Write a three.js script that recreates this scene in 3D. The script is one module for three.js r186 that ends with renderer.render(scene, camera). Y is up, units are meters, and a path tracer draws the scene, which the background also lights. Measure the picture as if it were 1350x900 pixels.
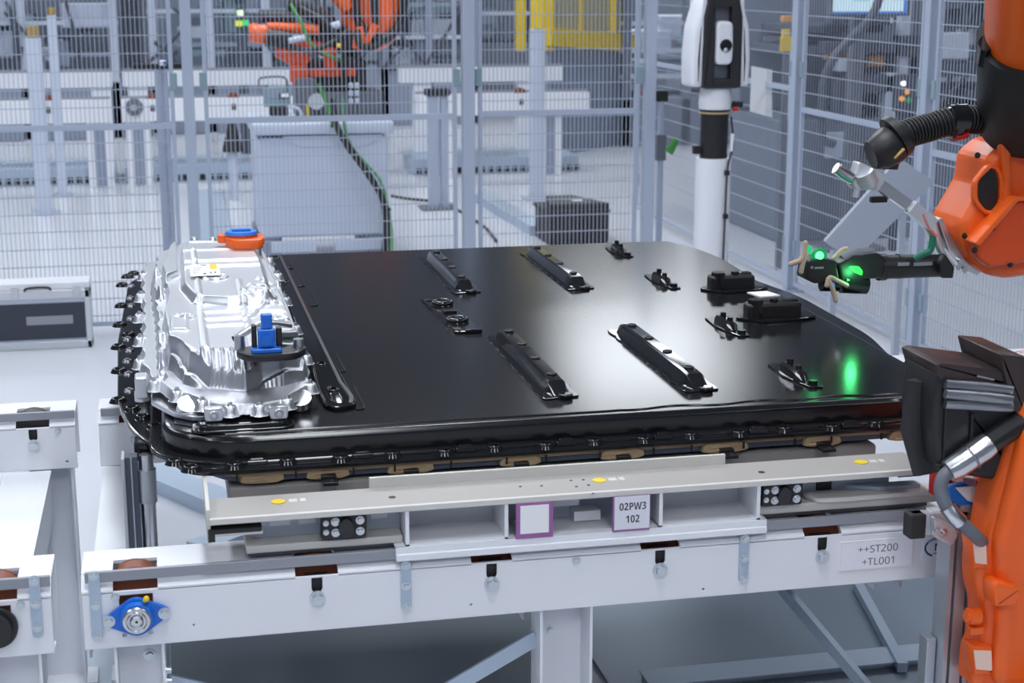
import * as THREE from 'three';
import { mergeGeometries, mergeVertices, toCreasedNormals } from 'three/addons/utils/BufferGeometryUtils.js';
import { RoundedBoxGeometry } from 'three/addons/geometries/RoundedBoxGeometry.js';
import { RectAreaLightUniformsLib } from 'three/addons/lights/RectAreaLightUniformsLib.js';

// ------------------------------------------------------------------ camera, light, exposure
const scene = new THREE.Scene();
scene.background = new THREE.Color(0.25, 0.28, 0.33);
const W = 1350, H = 900, FOCAL = 2085;
const camera = new THREE.PerspectiveCamera(2 * Math.atan(H / 2 / FOCAL) * 180 / Math.PI, W / H, 0.1, 120);
camera.position.set(0, 2.05, 0);
camera.rotation.set(-13.1 * Math.PI / 180, -12.35 * Math.PI / 180, 0, 'YXZ');
camera.focus = 4.15;
camera.userData.fStop = 5.6;
camera.updateMatrixWorld(true);
const renderer = new THREE.WebGLRenderer({ antialias: true });
renderer.toneMapping = THREE.LinearToneMapping;
renderer.toneMappingExposure = 1.0;
renderer.shadowMap.enabled = true;
RectAreaLightUniformsLib.init();
const LAMP = 10, LAMP_FAR = 12, LAMP_LOW = 6;

// ------------------------------------------------------------------ helpers
const V = (x, y, z) => new THREE.Vector3(x, y, z);
let seed = 7;
const rnd = () => { seed = (seed * 1664525 + 1013904223) >>> 0; return seed / 4294967296; };
const rr = (a, b) => a + (b - a) * rnd();
function rayOf(px, py) { return V((px - W / 2) / FOCAL, -(py - H / 2) / FOCAL, -1).applyQuaternion(camera.quaternion); }
function P(px, py, z) { const d = rayOf(px, py); return d.multiplyScalar((z - camera.position.z) / d.z).add(camera.position); }   // a measured point of the plane at depth z
function F(px, py, y) { const d = rayOf(px, py); return d.multiplyScalar((y - camera.position.y) / d.y).add(camera.position); }   // a measured point of the level at height y
function prep(g) {
  let o = g.index ? g.toNonIndexed() : g.clone();
  if (!o.attributes.normal) o.computeVertexNormals();
  if (!o.attributes.uv) o.setAttribute('uv', new THREE.BufferAttribute(new Float32Array(o.attributes.position.count * 2), 2));
  for (const k of Object.keys(o.attributes)) if (!['position', 'normal', 'uv'].includes(k)) o.deleteAttribute(k);
  o.morphAttributes = {};
  return o;
}
const merge = (l) => { const f = l.flat(Infinity).map(prep); return f.length === 1 ? f[0] : mergeGeometries(f, false); };
const box = (x0, x1, y0, y1, z0, z1, r = 0) => {
  const w = Math.abs(x1 - x0), h = Math.abs(y1 - y0), d = Math.abs(z1 - z0);
  const g = r > 0 ? new RoundedBoxGeometry(w, h, d, 2, Math.min(r, w * .49, h * .49, d * .49)) : new THREE.BoxGeometry(w, h, d);
  return g.translate((x0 + x1) / 2, (y0 + y1) / 2, (z0 + z1) / 2);
};
function cyl(a, b, r0, r1 = r0, n = 20, open = false) {
  const d = b.clone().sub(a), g = new THREE.CylinderGeometry(r1, r0, d.length(), n, 1, open);
  g.applyQuaternion(new THREE.Quaternion().setFromUnitVectors(V(0, 1, 0), d.clone().normalize()));
  return g.translate((a.x + b.x) / 2, (a.y + b.y) / 2, (a.z + b.z) / 2);
}
function bar(a, b, w, h) {                                            // a rectangular bar between two points, h upright
  const d = b.clone().sub(a), L = d.length(), g = new THREE.BoxGeometry(w, h, L);
  const m = new THREE.Matrix4().lookAt(b, a, Math.abs(d.y) > .99 * L ? V(0, 0, 1) : V(0, 1, 0));
  return g.applyMatrix4(m).translate((a.x + b.x) / 2, (a.y + b.y) / 2, (a.z + b.z) / 2);
}
const tube = (pts, r, seg = pts.length * 8, rad = 10) => new THREE.TubeGeometry(new THREE.CatmullRomCurve3(pts, false, 'centripetal'), seg, r, rad, false);
function capTube(pts, r, seg, rad) { return [tube(pts, r, seg, rad), new THREE.SphereGeometry(r, 10, 8).translate(...pts[0].toArray()), new THREE.SphereGeometry(r, 10, 8).translate(...pts[pts.length - 1].toArray())]; }
function shapeOf(pts, holes = []) {
  const s = new THREE.Shape(pts.map((p) => new THREE.Vector2(p[0], p[1])));
  for (const h of holes) s.holes.push(new THREE.Path(h.map((p) => new THREE.Vector2(p[0], p[1]))));
  return s;
}
function roundPoly(pts, r, n = 6) {                                   // rounds the corners of a polygon; r may be a list
  const out = [];
  pts.forEach((p, i) => {
    const a = pts[(i + pts.length - 1) % pts.length], b = pts[(i + 1) % pts.length], rad = Array.isArray(r) ? r[i] : r;
    const va = [a[0] - p[0], a[1] - p[1]], vb = [b[0] - p[0], b[1] - p[1]], la = Math.hypot(...va), lb = Math.hypot(...vb);
    const t = Math.min(rad, la * .49, lb * .49);
    if (t <= 0) { out.push(p); return; }
    const s = [p[0] + va[0] / la * t, p[1] + va[1] / la * t], e = [p[0] + vb[0] / lb * t, p[1] + vb[1] / lb * t];
    for (let k = 0; k <= n; k++) { const u = k / n; out.push([(1 - u) ** 2 * s[0] + 2 * u * (1 - u) * p[0] + u * u * e[0], (1 - u) ** 2 * s[1] + 2 * u * (1 - u) * p[1] + u * u * e[1]]); }
  });
  return out;
}
function ext(pts, z0, z1, bevel = 0, holes = [], seg = 2) {           // outline in x, y; thickness along z
  const g = new THREE.ExtrudeGeometry(shapeOf(pts, holes), { depth: z1 - z0 - 2 * bevel, bevelEnabled: bevel > 0, bevelSize: bevel, bevelThickness: bevel, bevelOffset: -bevel, bevelSegments: seg, curveSegments: 8 });
  g.translate(0, 0, z0 + bevel);
  if (!(bevel > 0)) return g;
  const o = toCreasedNormals(g, .7), p = o.attributes.position, n = o.attributes.normal;
  for (let i = 0; i < p.count; i += 3) {                              // caps stay flat
    const ax = p.getX(i + 1) - p.getX(i), ay = p.getY(i + 1) - p.getY(i), az = p.getZ(i + 1) - p.getZ(i), bx = p.getX(i + 2) - p.getX(i), by = p.getY(i + 2) - p.getY(i), bz = p.getZ(i + 2) - p.getZ(i);
    if (Math.abs(az) + Math.abs(bz) < 1e-7) for (let k = 0; k < 3; k++) n.setXYZ(i + k, 0, 0, Math.sign(ax * by - ay * bx));
  }
  return o;
}
function exH(pts, y0, y1, bevel = 0, holes = [], seg = 2) {           // outline in x, z; thickness upwards
  const f = (l) => l.map(([x, z]) => [x, -z]);
  const g = ext(f(pts), 0, y1 - y0, bevel, holes.map(f), seg);
  return g.rotateX(-Math.PI / 2).translate(0, y0, 0);
}
function exX(pts, x0, x1, bevel = 0, holes = []) {                    // outline in z, y; thickness along x
  const f = (l) => l.map(([z, y]) => [-z, y]);
  return ext(f(pts), 0, x1 - x0, bevel, holes.map(f)).rotateY(Math.PI / 2).translate(x0, 0, 0);
}
function loft(rings, crease = .8, cap = true) {
  const n = rings[0].length, pos = [], idx = [];
  rings.forEach((r) => r.forEach((p) => pos.push(p.x, p.y, p.z)));
  for (let i = 0; i + 1 < rings.length; i++) for (let j = 0; j < n; j++) {
    const a = i * n + j, b = i * n + (j + 1) % n, c = a + n, d = b + n;
    idx.push(a, b, d, a, d, c);
  }
  if (cap) for (const [i, flip] of [[0, 1], [rings.length - 1, 0]]) {
    const c = rings[i].reduce((s, p) => s.add(p), V(0, 0, 0)).multiplyScalar(1 / n), k = pos.length / 3;
    pos.push(c.x, c.y, c.z);
    for (let j = 0; j < n; j++) { const a = i * n + j, b = i * n + (j + 1) % n; flip ? idx.push(k, b, a) : idx.push(k, a, b); }
  }
  const g = new THREE.BufferGeometry();
  g.setAttribute('position', new THREE.Float32BufferAttribute(pos, 3)); g.setIndex(idx);
  return toCreasedNormals(g, crease);
}
function limb(stations, n = 24, power = 2, crease = .8) {             // stations: [point, radius across, radius other]; super-ellipse rings square to the path
  const pts = stations.map((s) => s[0]);
  return loft(stations.map(([p, rx, ry = rx], i) => {
    const t = pts[Math.min(i + 1, pts.length - 1)].clone().sub(pts[Math.max(i - 1, 0)]).normalize();
    const up = Math.abs(t.y) > .8 ? V(0, 0, 1) : V(0, 1, 0), s = up.clone().cross(t).normalize(), u = t.clone().cross(s);
    const ring = [];
    for (let k = 0; k < n; k++) {
      const a = k / n * Math.PI * 2, c = Math.cos(a), d = Math.sin(a), e = 2 / power;
      ring.push(p.clone().addScaledVector(s, rx * Math.sign(c) * Math.abs(c) ** e).addScaledVector(u, ry * Math.sign(d) * Math.abs(d) ** e));
    }
    return ring;
  }), crease);
}
const hex = (r, h, axis = 'y') => { const g = new THREE.CylinderGeometry(r, r, h, 6).translate(0, h / 2, 0); return axis === 'z' ? g.rotateX(Math.PI / 2) : axis === 'x' ? g.rotateZ(-Math.PI / 2) : g; };
const boltGeo = (r, axis = 'z') => {
  const g = merge([new THREE.CylinderGeometry(r * 1.5, r * 1.5, r * .3, 16).translate(0, r * .15, 0), hex(r, r * 1.0).translate(0, r * .25, 0), new THREE.CylinderGeometry(r * .35, r * .35, r * .2, 8).translate(0, r * 1.25, 0)]);
  return axis === 'z' ? g.rotateX(Math.PI / 2) : axis === 'x' ? g.rotateZ(-Math.PI / 2) : g;
};

// ------------------------------------------------------------------ naming
const taken = new Map(), bases = new WeakMap();
function numbered(n) { const k = taken.get(n) || 0; taken.set(n, k + 1); return k ? `${n}_${String(k).padStart(3, '0')}` : n; }
function shade(o) { o.traverse((m) => { if (m.isMesh) { m.castShadow = true; m.receiveShadow = true; } }); return o; }
function thing(name, label, category, base, group) {
  const o = new THREE.Group(); o.name = numbered(name); o.position.set(...base); bases.set(o, V(...base)); scene.add(o);
  o.userData = { label, category }; if (group) o.userData.group = group;
  return o;
}
function part(name, geos, mat, parent, label) {                       // geometry given in world places; moved to the thing's own frame
  const b = bases.get(parent), g = merge([geos]);
  if (b) g.translate(-b.x, -b.y, -b.z);
  const m = new THREE.Mesh(g, mat); m.name = name; m.castShadow = m.receiveShadow = true; parent.add(m);
  if (b) bases.set(m, b);
  if (label) m.userData.label = label;
  return m;
}
function parts(name, list, mat, parent, label) { return list.map((g) => part(name, g, mat, parent, label)); }   // separate pieces, each a part
function piece(name, geo, mat, parent, at, rot) {                     // a shared geometry set down at a place
  const b = bases.get(parent) || V(0, 0, 0), m = new THREE.Mesh(geo, mat);
  m.name = name; m.position.set(at[0] - b.x, at[1] - b.y, at[2] - b.z); if (rot) m.rotation.set(...rot);
  m.castShadow = m.receiveShadow = true; parent.add(m);
  return m;
}
function single(name, label, category, geos, mat, group) {            // a thing that is one mesh
  const g = merge([geos]); g.computeBoundingBox();
  const bb = g.boundingBox, c = [(bb.min.x + bb.max.x) / 2, bb.min.y, (bb.min.z + bb.max.z) / 2];
  g.translate(-c[0], -c[1], -c[2]);
  const m = new THREE.Mesh(g, mat); m.name = numbered(name); m.position.set(...c); m.castShadow = m.receiveShadow = true; scene.add(m);
  m.userData = { label, category }; if (group) m.userData.group = group;
  bases.set(m, V(...c));
  return m;
}
function struct(name, geos, mat) { const m = new THREE.Mesh(merge([geos]), mat); m.name = name; m.userData.kind = 'structure'; m.castShadow = m.receiveShadow = true; scene.add(m); return m; }

// ------------------------------------------------------------------ materials
function noiseTex(size, fn, srgb = false) {
  const d = new Uint8Array(size * size * 4);
  for (let y = 0; y < size; y++) for (let x = 0; x < size; x++) { const v = fn(x / size, y / size), k = (y * size + x) * 4; const a = Array.isArray(v) ? v : [v, v, v]; for (let c = 0; c < 3; c++) d[k + c] = Math.max(0, Math.min(255, a[c] * 255)); d[k + 3] = 255; }
  const t = new THREE.DataTexture(d, size, size); t.wrapS = t.wrapT = THREE.RepeatWrapping; t.magFilter = THREE.LinearFilter; t.minFilter = THREE.LinearFilter;
  if (srgb) t.colorSpace = THREE.SRGBColorSpace; t.needsUpdate = true; return t;
}
const lattice = []; for (let i = 0; i < 4096; i++) lattice.push(rnd());
function vn(x, y, per) {                                              // tiling value noise
  const X = Math.floor(x), Y = Math.floor(y), fx = x - X, fy = y - Y, sx = fx * fx * (3 - 2 * fx), sy = fy * fy * (3 - 2 * fy);
  const g = (i, j) => lattice[((((i % per) + per) % per) * 61 + (((j % per) + per) % per) * 17 + per * 7) & 4095];
  return (g(X, Y) * (1 - sx) + g(X + 1, Y) * sx) * (1 - sy) + (g(X, Y + 1) * (1 - sx) + g(X + 1, Y + 1) * sx) * sy;
}
const fbm = (u, v, p, o = 4) => { let s = 0, a = .5, n = 0; for (let i = 0; i < o; i++) { s += a * vn(u * p, v * p, p); n += a; a *= .5; p *= 2; } return s / n; };
const std = (r, g, b, rough, metal = 0, extra = {}) => { const m = new THREE.MeshStandardMaterial({ roughness: rough, metalness: metal, ...extra }); m.color.setRGB(r, g, b); return m; };
const castNoise = noiseTex(256, (u, v) => .35 + .5 * fbm(u, v, 16, 4));
const scuff = noiseTex(512, (u, v) => .55 + .45 * fbm(u, v, 8, 5));
const M = {
  white: std(.78, .79, .84, .38), whiteWarm: std(.62, .60, .57, .42), trayTop: std(.36, .335, .32, .45),
  greyPaint: std(.36, .40, .48, .45), greyDark: std(.13, .14, .17, .5), fence: std(.40, .45, .56, .4, .1), wire: std(.40, .44, .54, .4, .1),
  lid: std(.008, .008, .010, .19), gloss: std(.012, .012, .014, .12), blackPlastic: std(.012, .012, .014, .42), blackMatt: std(.016, .016, .019, .6),
  rubber: std(.02, .02, .022, .7), cast: std(.66, .67, .71, .36, .92), steel: std(.62, .63, .66, .28, 1), steelDark: std(.30, .31, .34, .4, 1),
  zinc: std(.62, .66, .70, .38, .85), zincBlue: std(.44, .53, .64, .42, .35), rail: std(.30, .31, .35, .45, .3), ridge: std(.06, .06, .07, .35), alu: std(.48, .51, .56, .38, .6), aluLight: std(.62, .64, .68, .35, .5),
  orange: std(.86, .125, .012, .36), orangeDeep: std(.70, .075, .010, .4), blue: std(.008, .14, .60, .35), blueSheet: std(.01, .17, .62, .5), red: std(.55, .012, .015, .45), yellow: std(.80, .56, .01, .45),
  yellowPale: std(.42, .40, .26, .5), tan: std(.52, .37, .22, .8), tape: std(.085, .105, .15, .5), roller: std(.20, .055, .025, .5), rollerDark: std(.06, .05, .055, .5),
  purple: std(.32, .12, .33, .5), paper: std(.85, .85, .87, .6), cable: std(.018, .018, .02, .5), green: std(.06, .28, .05, .5), brass: std(.42, .28, .08, .4, .5),
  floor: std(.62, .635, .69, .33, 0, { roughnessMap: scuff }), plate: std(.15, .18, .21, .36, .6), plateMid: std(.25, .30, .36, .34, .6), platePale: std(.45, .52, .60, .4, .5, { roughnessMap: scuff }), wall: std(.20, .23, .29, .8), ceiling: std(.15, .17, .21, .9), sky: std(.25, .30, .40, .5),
  tanCord: std(.50, .37, .30, .8), machine: std(.25, .29, .38, .55), machineLight: std(.52, .57, .68, .5), machineDark: std(.07, .08, .11, .55), machineMid: std(.15, .175, .225, .55), teal: std(.22, .32, .36, .5),
};
const glow = (r, g, b, k) => { const m = new THREE.MeshStandardMaterial({ color: 0x000000, roughness: .5 }); m.emissive.setRGB(r, g, b); m.emissiveIntensity = k; return m; };
function print(w, h, draw) {                                          // flat print on a plate; w, h in pixels
  const c = document.createElement('canvas'); c.width = w; c.height = h; const x = c.getContext('2d'); draw(x, w, h);
  const t = new THREE.CanvasTexture(c); t.colorSpace = THREE.SRGBColorSpace; t.magFilter = THREE.LinearFilter;
  return new THREE.MeshStandardMaterial({ map: t, roughness: .5 });
}

// ------------------------------------------------------------------ the hall
{
  const X0 = -12, X1 = 18, Z0 = -34, Z1 = 9, HT = 7.6;
  const fl = new THREE.PlaneGeometry(1, 1);
  const floorGeo = box(X0, X1, -.3, 0, Z0, Z1);
  struct('floor', floorGeo, M.floor);
  struct('ceiling', box(X0, X1, HT, HT + .3, Z0, Z1), M.ceiling);
  struct('wall_back', box(X0, X1, 0, HT, Z0 - .3, Z0), M.wall);
  struct('wall_front', box(X0, X1, 0, HT, Z1, Z1 + .3), M.wall);
  struct('wall_left', box(X0 - .3, X0, 0, HT, Z0, Z1), M.wall);
  struct('wall_right', box(X1, X1 + .3, 0, HT, Z0, Z1), M.wall);
}
function lamp(label, x, y, z, w, d, k, group) {
  const t = thing('ceiling_lamp', label, 'lamp', [x, y, z], group);
  part('housing', box(x - w / 2, x + w / 2, y + .02, y + .1, z - d / 2, z + d / 2, .01), M.white, t);
  part('diffuser', box(x - w / 2 + .02, x + w / 2 - .02, y, y + .02, z - d / 2 + .02, z + d / 2 - .02), glow(.89, .945, 1, k * .8), t);
  part('suspension', [cyl(V(x, y + .1, z - d * .4), V(x, 7.6, z - d * .4), .01), cyl(V(x, y + .1, z + d * .4), V(x, 7.6, z + d * .4), .01)], M.zinc, t);
  const l = new THREE.RectAreaLight(new THREE.Color(.89, .945, 1), k, w, d);
  l.position.set(x, y - .01, z); l.rotation.x = -Math.PI / 2; scene.add(l);
}
for (const x of [-5, 0.5, 6]) for (const z of [4.5, -2.5, -9.5]) lamp('long white luminaire hung in rows above the front of the hall', x, 6.4, z, .9, 4.6, x > 5 ? LAMP * .5 : x < 0 ? LAMP * .9 : LAMP, 'luminaires above the front of the hall');
for (const x of [-4.5, 2.5]) lamp('long white luminaire hung above the back of the hall', x, 7.2, -13.2, 1.2, 2.2, LAMP_FAR, 'luminaires above the back of the hall');
lamp('long white luminaire hung far back at the left of the hall', -3.4, 7.2, -20.5, 3, 2.2, LAMP_FAR);
lamp('low hung white luminaire behind the fence', 6.1, 5.1, -19.6, 2.2, 3.2, LAMP_LOW);

// ------------------------------------------------------------------ roller conveyors
const keyBolt = boltGeo(.0115, 'z'), smallBolt = boltGeo(.0065, 'z');
const rollerGeo = merge([new THREE.CylinderGeometry(.052, .052, .05, 32).rotateX(Math.PI / 2), new THREE.TorusGeometry(.05, .004, 8, 32).translate(0, 0, .024), new THREE.TorusGeometry(.05, .004, 8, 32).translate(0, 0, -.024)]);
const circ = (x, y, r, n = 14) => Array.from({ length: n }, (_, i) => [x + r * Math.cos(i / n * 2 * Math.PI), y - r * Math.sin(i / n * 2 * Math.PI)]);
const rect = (x0, x1, y0, y1) => [[x0, y0], [x1, y0], [x1, y1], [x0, y1]];
function keyhole(x, y) {                                              // slot with a round foot
  const p = [[x - .0115, y + .045], [x + .0115, y + .045]];
  for (let i = 0; i <= 10; i++) { const a = -i / 10 * Math.PI; p.push([x + .0115 * Math.cos(a), y + .022 + .0115 * Math.sin(a)]); }
  return p;
}
// one side beam: a folded sheet channel whose plate faces the camera
function sideBeam(t, x0, x1, zf, rollers, dark, extraHoles, strapsAt, small) {
  const zb = zf - .16;
  const holes = rollers.filter((r) => !r.plain).map((r) => keyhole(r.x, .762)).concat(extraHoles);
  part('front_plate', ext(rect(x0, x1, .688, .812), zf - .006, zf, .0015, holes, 1), M.white, t);
  const bevelPieces = [], topPieces = [];
  let a = x0;
  for (const r of [...rollers, { x: x1 + 1, last: 1 }]) {
    const b = r.last ? x1 : Math.max(a, Math.min(x1, r.x - .045));
    if (b > a + 1e-3) {
      bevelPieces.push(exX([[zf, .809], [zf, .815], [zf - .03, .843], [zf - .03, .836]], a, b));
      topPieces.push(box(a, b, .838, .845, zf - .095, zf - .03));
    }
    a = r.x + .045;
  }
  part('bevel_strip', bevelPieces, M.white, t);
  part('top_plate', [...topPieces, box(x0, x1, .838, .845, zb, zf - .095)], M.white, t);
  part('back_plate', [box(x0, x1, .69, .84, zb, zb + .006), box(x0, x1, .688, .694, zf - .05, zf - .006), box(x0, x0 + .006, .69, .838, zb, zf - .03)], M.white, t);
  for (const r of rollers) {
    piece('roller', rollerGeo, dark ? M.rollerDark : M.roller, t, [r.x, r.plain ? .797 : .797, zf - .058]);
    if (!r.plain) { piece('axle_bolt', keyBolt, M.zinc, t, [r.x, .762, zf]); part('axle_block', box(r.x - .024, r.x + .024, .762, .8105, zf - .026, zf - .0105), M.blackMatt, t); }
  }
  part('wear_rail', box(x0 + .008, x1, .833, .856, zf - .012, zf - .002, .002), M.rail, t);
  for (const [x, len, top = .862] of strapsAt) {
    const s = part('rail_strap', ext(roundPoly(rect(x - .0115, x + .0115, .846 - len, top), .011), zf, zf + .005, .001), M.zincBlue, t);
    for (const y of [top - .01, top - (len + top - .846) * .5, .853 - len]) piece('strap_bolt', smallBolt, M.zinc, s, [x, y, zf + .005]);
  }
  for (const x of small) piece('screw', smallBolt, M.zinc, t, [x, .80, zf]);
}
function channelLeg(t, x0, x1, zf, zb) {                               // folded leg, open to the front, with a foot plate
  part('leg', [box(x0, x1, .02, .688, zb, zb + .006), box(x0, x0 + .006, .02, .688, zb + .006, zf - .012), box(x1 - .006, x1, .02, .688, zb + .006, zf - .012), box(x0 - .03, x1 + .03, .0125, .024, zb - .03, zf - .02)], M.white, t);
}
const ZF = -3.155, ZR = -4.44;
{
  const t = thing('roller_conveyor', 'long white roller conveyor under the battery pack with blue flange bearing', 'conveyor', [.9, 0, -3.8]);
  const bx = -.104, by = .757;
  sideBeam(t, -.212, 2.35, ZF,
    [{ x: bx, plain: 1 }, { x: .269 }, { x: .646 }, { x: 1.027 }, { x: 1.411 }, { x: 1.79 }, { x: 2.16 }], false,
    [rect(bx - .034, bx + .034, .74, .802), circ(-.131, .7155, .0045), circ(-.078, .717, .0045), circ(.01, .724, .0025), circ(.60, .717, .0028), circ(1.13, .707, .0028)].map((h) => h),
    [[-.185, .135], [.458, .128, .831], [1.222, .128, .831]], [-.146, .835]);
  // flange bearing
  const fl = [];
  for (let i = 0; i < 48; i++) { const a = i / 48 * 2 * Math.PI, c = Math.cos(a), s = Math.sin(a); fl.push([bx + c * (.041 + .026 * Math.abs(c) ** 5), by + .0 + s * (.042 - .004 * Math.abs(c)) + .006 * c * Math.abs(c) ** 3]); }
  const b = part('flange_bearing', [ext(fl, ZF, ZF + .013, .003), cyl(V(bx, by, ZF), V(bx, by, ZF + .03), .037, .033, 36)], M.blue, t, 'blue cast two-bolt flange bearing');
  part('bearing_ring', [new THREE.TorusGeometry(.024, .0055, 10, 36).translate(bx, by, ZF + .03), new THREE.TorusGeometry(.0165, .004, 10, 32).translate(bx, by, ZF + .032)], M.steel, b);
  part('bearing_seal', cyl(V(bx, by, ZF), V(bx, by, ZF + .0295), .024, .024, 32), M.brass, b);
  part('shaft_end', [cyl(V(bx, by, ZF - .05), V(bx, by, ZF + .036), .0145, .0125, 28), cyl(V(bx, by, ZF + .036), V(bx, by, ZF + .038), .0125, .010, 28)], M.steel, b);
  part('shaft_centre', cyl(V(bx, by, ZF + .03), V(bx, by, ZF + .0385), .003, .003, 12), M.blackMatt, b);
  for (const s of [-1, 1]) piece('flange_bolt', boltGeo(.0085, 'z'), M.zinc, b, [bx + s * .056, by + s * .004, ZF + .012]);
  part('grease_nipple', [cyl(V(bx + .018, by + .035, ZF + .014), V(bx + .021, by + .043, ZF + .024), .005, .0045, 10), new THREE.SphereGeometry(.0065, 10, 8).translate(bx + .0215, by + .044, ZF + .025)], M.yellow, b);
  // rear side beam and cross members
  sideBeam(t, -.222, 3.2, ZR, [{ x: -.12 }, { x: .35 }, { x: .8 }, { x: 1.25 }, { x: 1.65 }, { x: 2.47 }, { x: 2.95 }], false, [], [], []);
  part('end_bracket', box(2.30, 2.345, .845, .852, ZR - .10, ZR - .06), M.blackMatt, t);
  for (const x of [-.215, .75, 1.62]) {
    part('cross_member', [box(x, x + .075, .681, .687, ZR, ZF - .162), box(x + .001, x + .006, .60, .681, ZR, ZF - .162), box(x + .069, x + .074, .60, .681, ZR, ZF - .162)], M.white, t);
  }
  for (const [x0, x1] of [[-.155, -.052], [.757, .877], [1.78, 1.9]]) channelLeg(t, x0, x1, ZF, ZF - .1);
  for (const [x0, x1] of [[-.20, -.10], [1.09, 1.20], [2.6, 2.71]]) channelLeg(t, x0, x1, ZR, ZR - .1);
  for (const [x, y] of [[.768, .60], [.80, .60]]) piece('leg_bolt', smallBolt, M.zinc, t, [x, y, ZF - .094]);
  for (const y of [.615, .59]) piece('leg_bolt', boltGeo(.009, 'x'), M.zinc, t, [-.052, y, ZF - .03]);
  piece('leg_bolt', boltGeo(.009, 'z'), M.zinc, t, [-.085, .625, ZF - .094]);
  part('diagonal_brace', [bar(V(.76, .60, ZF - .06), V(.30, .36, ZF - .06), .008, .035), bar(V(-.052, .575, ZF - .06), V(.40, .40, ZF - .08), .008, .035)], M.zincBlue, t);
  part('diagonal_brace', bar(V(1.46, .58, -3.9), V(1.74, .2, -3.4), .02, .03), M.zincBlue, t);
  // type plate and maker's sticker
  const tp = print(512, 216, (x, w, h) => {
    x.fillStyle = '#dfe0ea'; x.fillRect(0, 0, w, h); x.fillStyle = '#e9e9f2'; x.fillRect(6, 6, w - 12, h - 12);
    x.fillStyle = '#55565f'; x.textAlign = 'center'; x.font = '76px sans-serif'; x.fillText('++ST200', w * .515, 90); x.fillText('+TL001', w * .535, 188);
  });
  const pl = part('type_plate', box(1.452, 1.634, .722, .794, ZF, ZF + .003, .001), M.paper, t, 'white type plate with grey lettering');
  piece('plate_print', new THREE.PlaneGeometry(.178, .068), tp, pl, [1.543, .758, ZF + .0034]);
  const ms = print(256, 220, (x, w, h) => {
    x.fillStyle = '#e4e6ee'; x.fillRect(0, 0, w, h); x.lineWidth = 20; x.strokeStyle = '#28527e';
    x.beginPath(); x.ellipse(150, 104, 118, 84, 0, Math.PI * .62, Math.PI * 1.45); x.stroke();
    x.strokeStyle = '#8fb2d8'; x.lineWidth = 9; x.beginPath(); x.ellipse(150, 104, 118, 84, 0, Math.PI * 1.2, Math.PI * 1.7); x.stroke();
    x.fillStyle = '#15161c'; x.font = 'bold 100px sans-serif'; x.fillText('M', 120, 140); x.fillRect(118, 158, 100, 8);
  });
  const sk = part('maker_sticker', box(1.656, 1.72, .733, .789, ZF, ZF + .001), M.paper, t, 'white sticker with a blue arc and black letter M');
  piece('sticker_print', new THREE.PlaneGeometry(.064, .056), ms, sk, [1.688, .761, ZF + .0014]);
  // red ring mark on the rear beam
  const rm = print(256, 128, (x, w, h) => {
    x.fillStyle = '#e6e7ef'; x.fillRect(0, 0, w, h); x.strokeStyle = '#d0443c'; x.lineWidth = 12; x.beginPath(); x.ellipse(128, 64, 112, 52, 0, 0, Math.PI * 2); x.stroke();
    x.fillStyle = '#8e3a38'; for (const dx of [-40, 10, 60]) { x.save(); x.translate(128 + dx, 64); x.rotate(.5); x.fillRect(-44, -6, 70, 12); x.restore(); }
  });
  const rp = new THREE.PlaneGeometry(.24, .10).rotateX(-Math.PI / 2);
  const rmk = piece('warning_mark', rp, rm, t, [2.76, .8465, ZR - .085]); rmk.userData.label = 'red ring sticker on the white beam';
}
{
  const t = thing('roller_conveyor', 'neighbouring white roller conveyor whose beams end left of the blue bearing', 'conveyor', [-.9, 0, -3.8]);
  sideBeam(t, -1.7, -.272, ZF, [{ x: -1.5 }, { x: -1.1 }, { x: -.75 }, { x: -.383, plain: 1 }], false, [rect(-.42, -.352, .74, .80)], [], [-.332]);
  part('rail_strap', ext(roundPoly(rect(-.313, -.291, .727, .862), .011), ZF, ZF + .005, .001), M.zincBlue, t);
  for (const y of [.85, .80, .75]) piece('strap_bolt', smallBolt, M.zinc, t, [-.302, y, ZF + .005]);
  part('flange_bearing', [ext(circ(-.383, .757, .044, 30).reverse(), ZF, ZF + .014, .003), cyl(V(-.383, .757, ZF), V(-.383, .757, ZF + .03), .036, .033, 30)], M.blackPlastic, t);
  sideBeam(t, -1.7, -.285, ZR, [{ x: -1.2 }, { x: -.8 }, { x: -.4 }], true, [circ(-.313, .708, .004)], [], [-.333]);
  for (const x of [-.485, -1.3]) part('cross_member', [box(x, x + .128, .677, .687, ZR + .004, ZF - .162), box(x + .119, x + .127, .55, .677, ZR + .004, ZF - .162), box(x + .001, x + .009, .55, .677, ZR + .004, ZF - .162)], M.white, t);
  part('end_plate', box(-.352, -.345, .35, .70, ZF - .5, ZF - .16), M.greyPaint, t);
  for (const [x0, x1] of [[-.42, -.30], [-1.5, -1.38]]) { channelLeg(t, x0, x1, ZF, ZF - .1); channelLeg(t, x0, x1, ZR, ZR - .1); }
}
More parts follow.
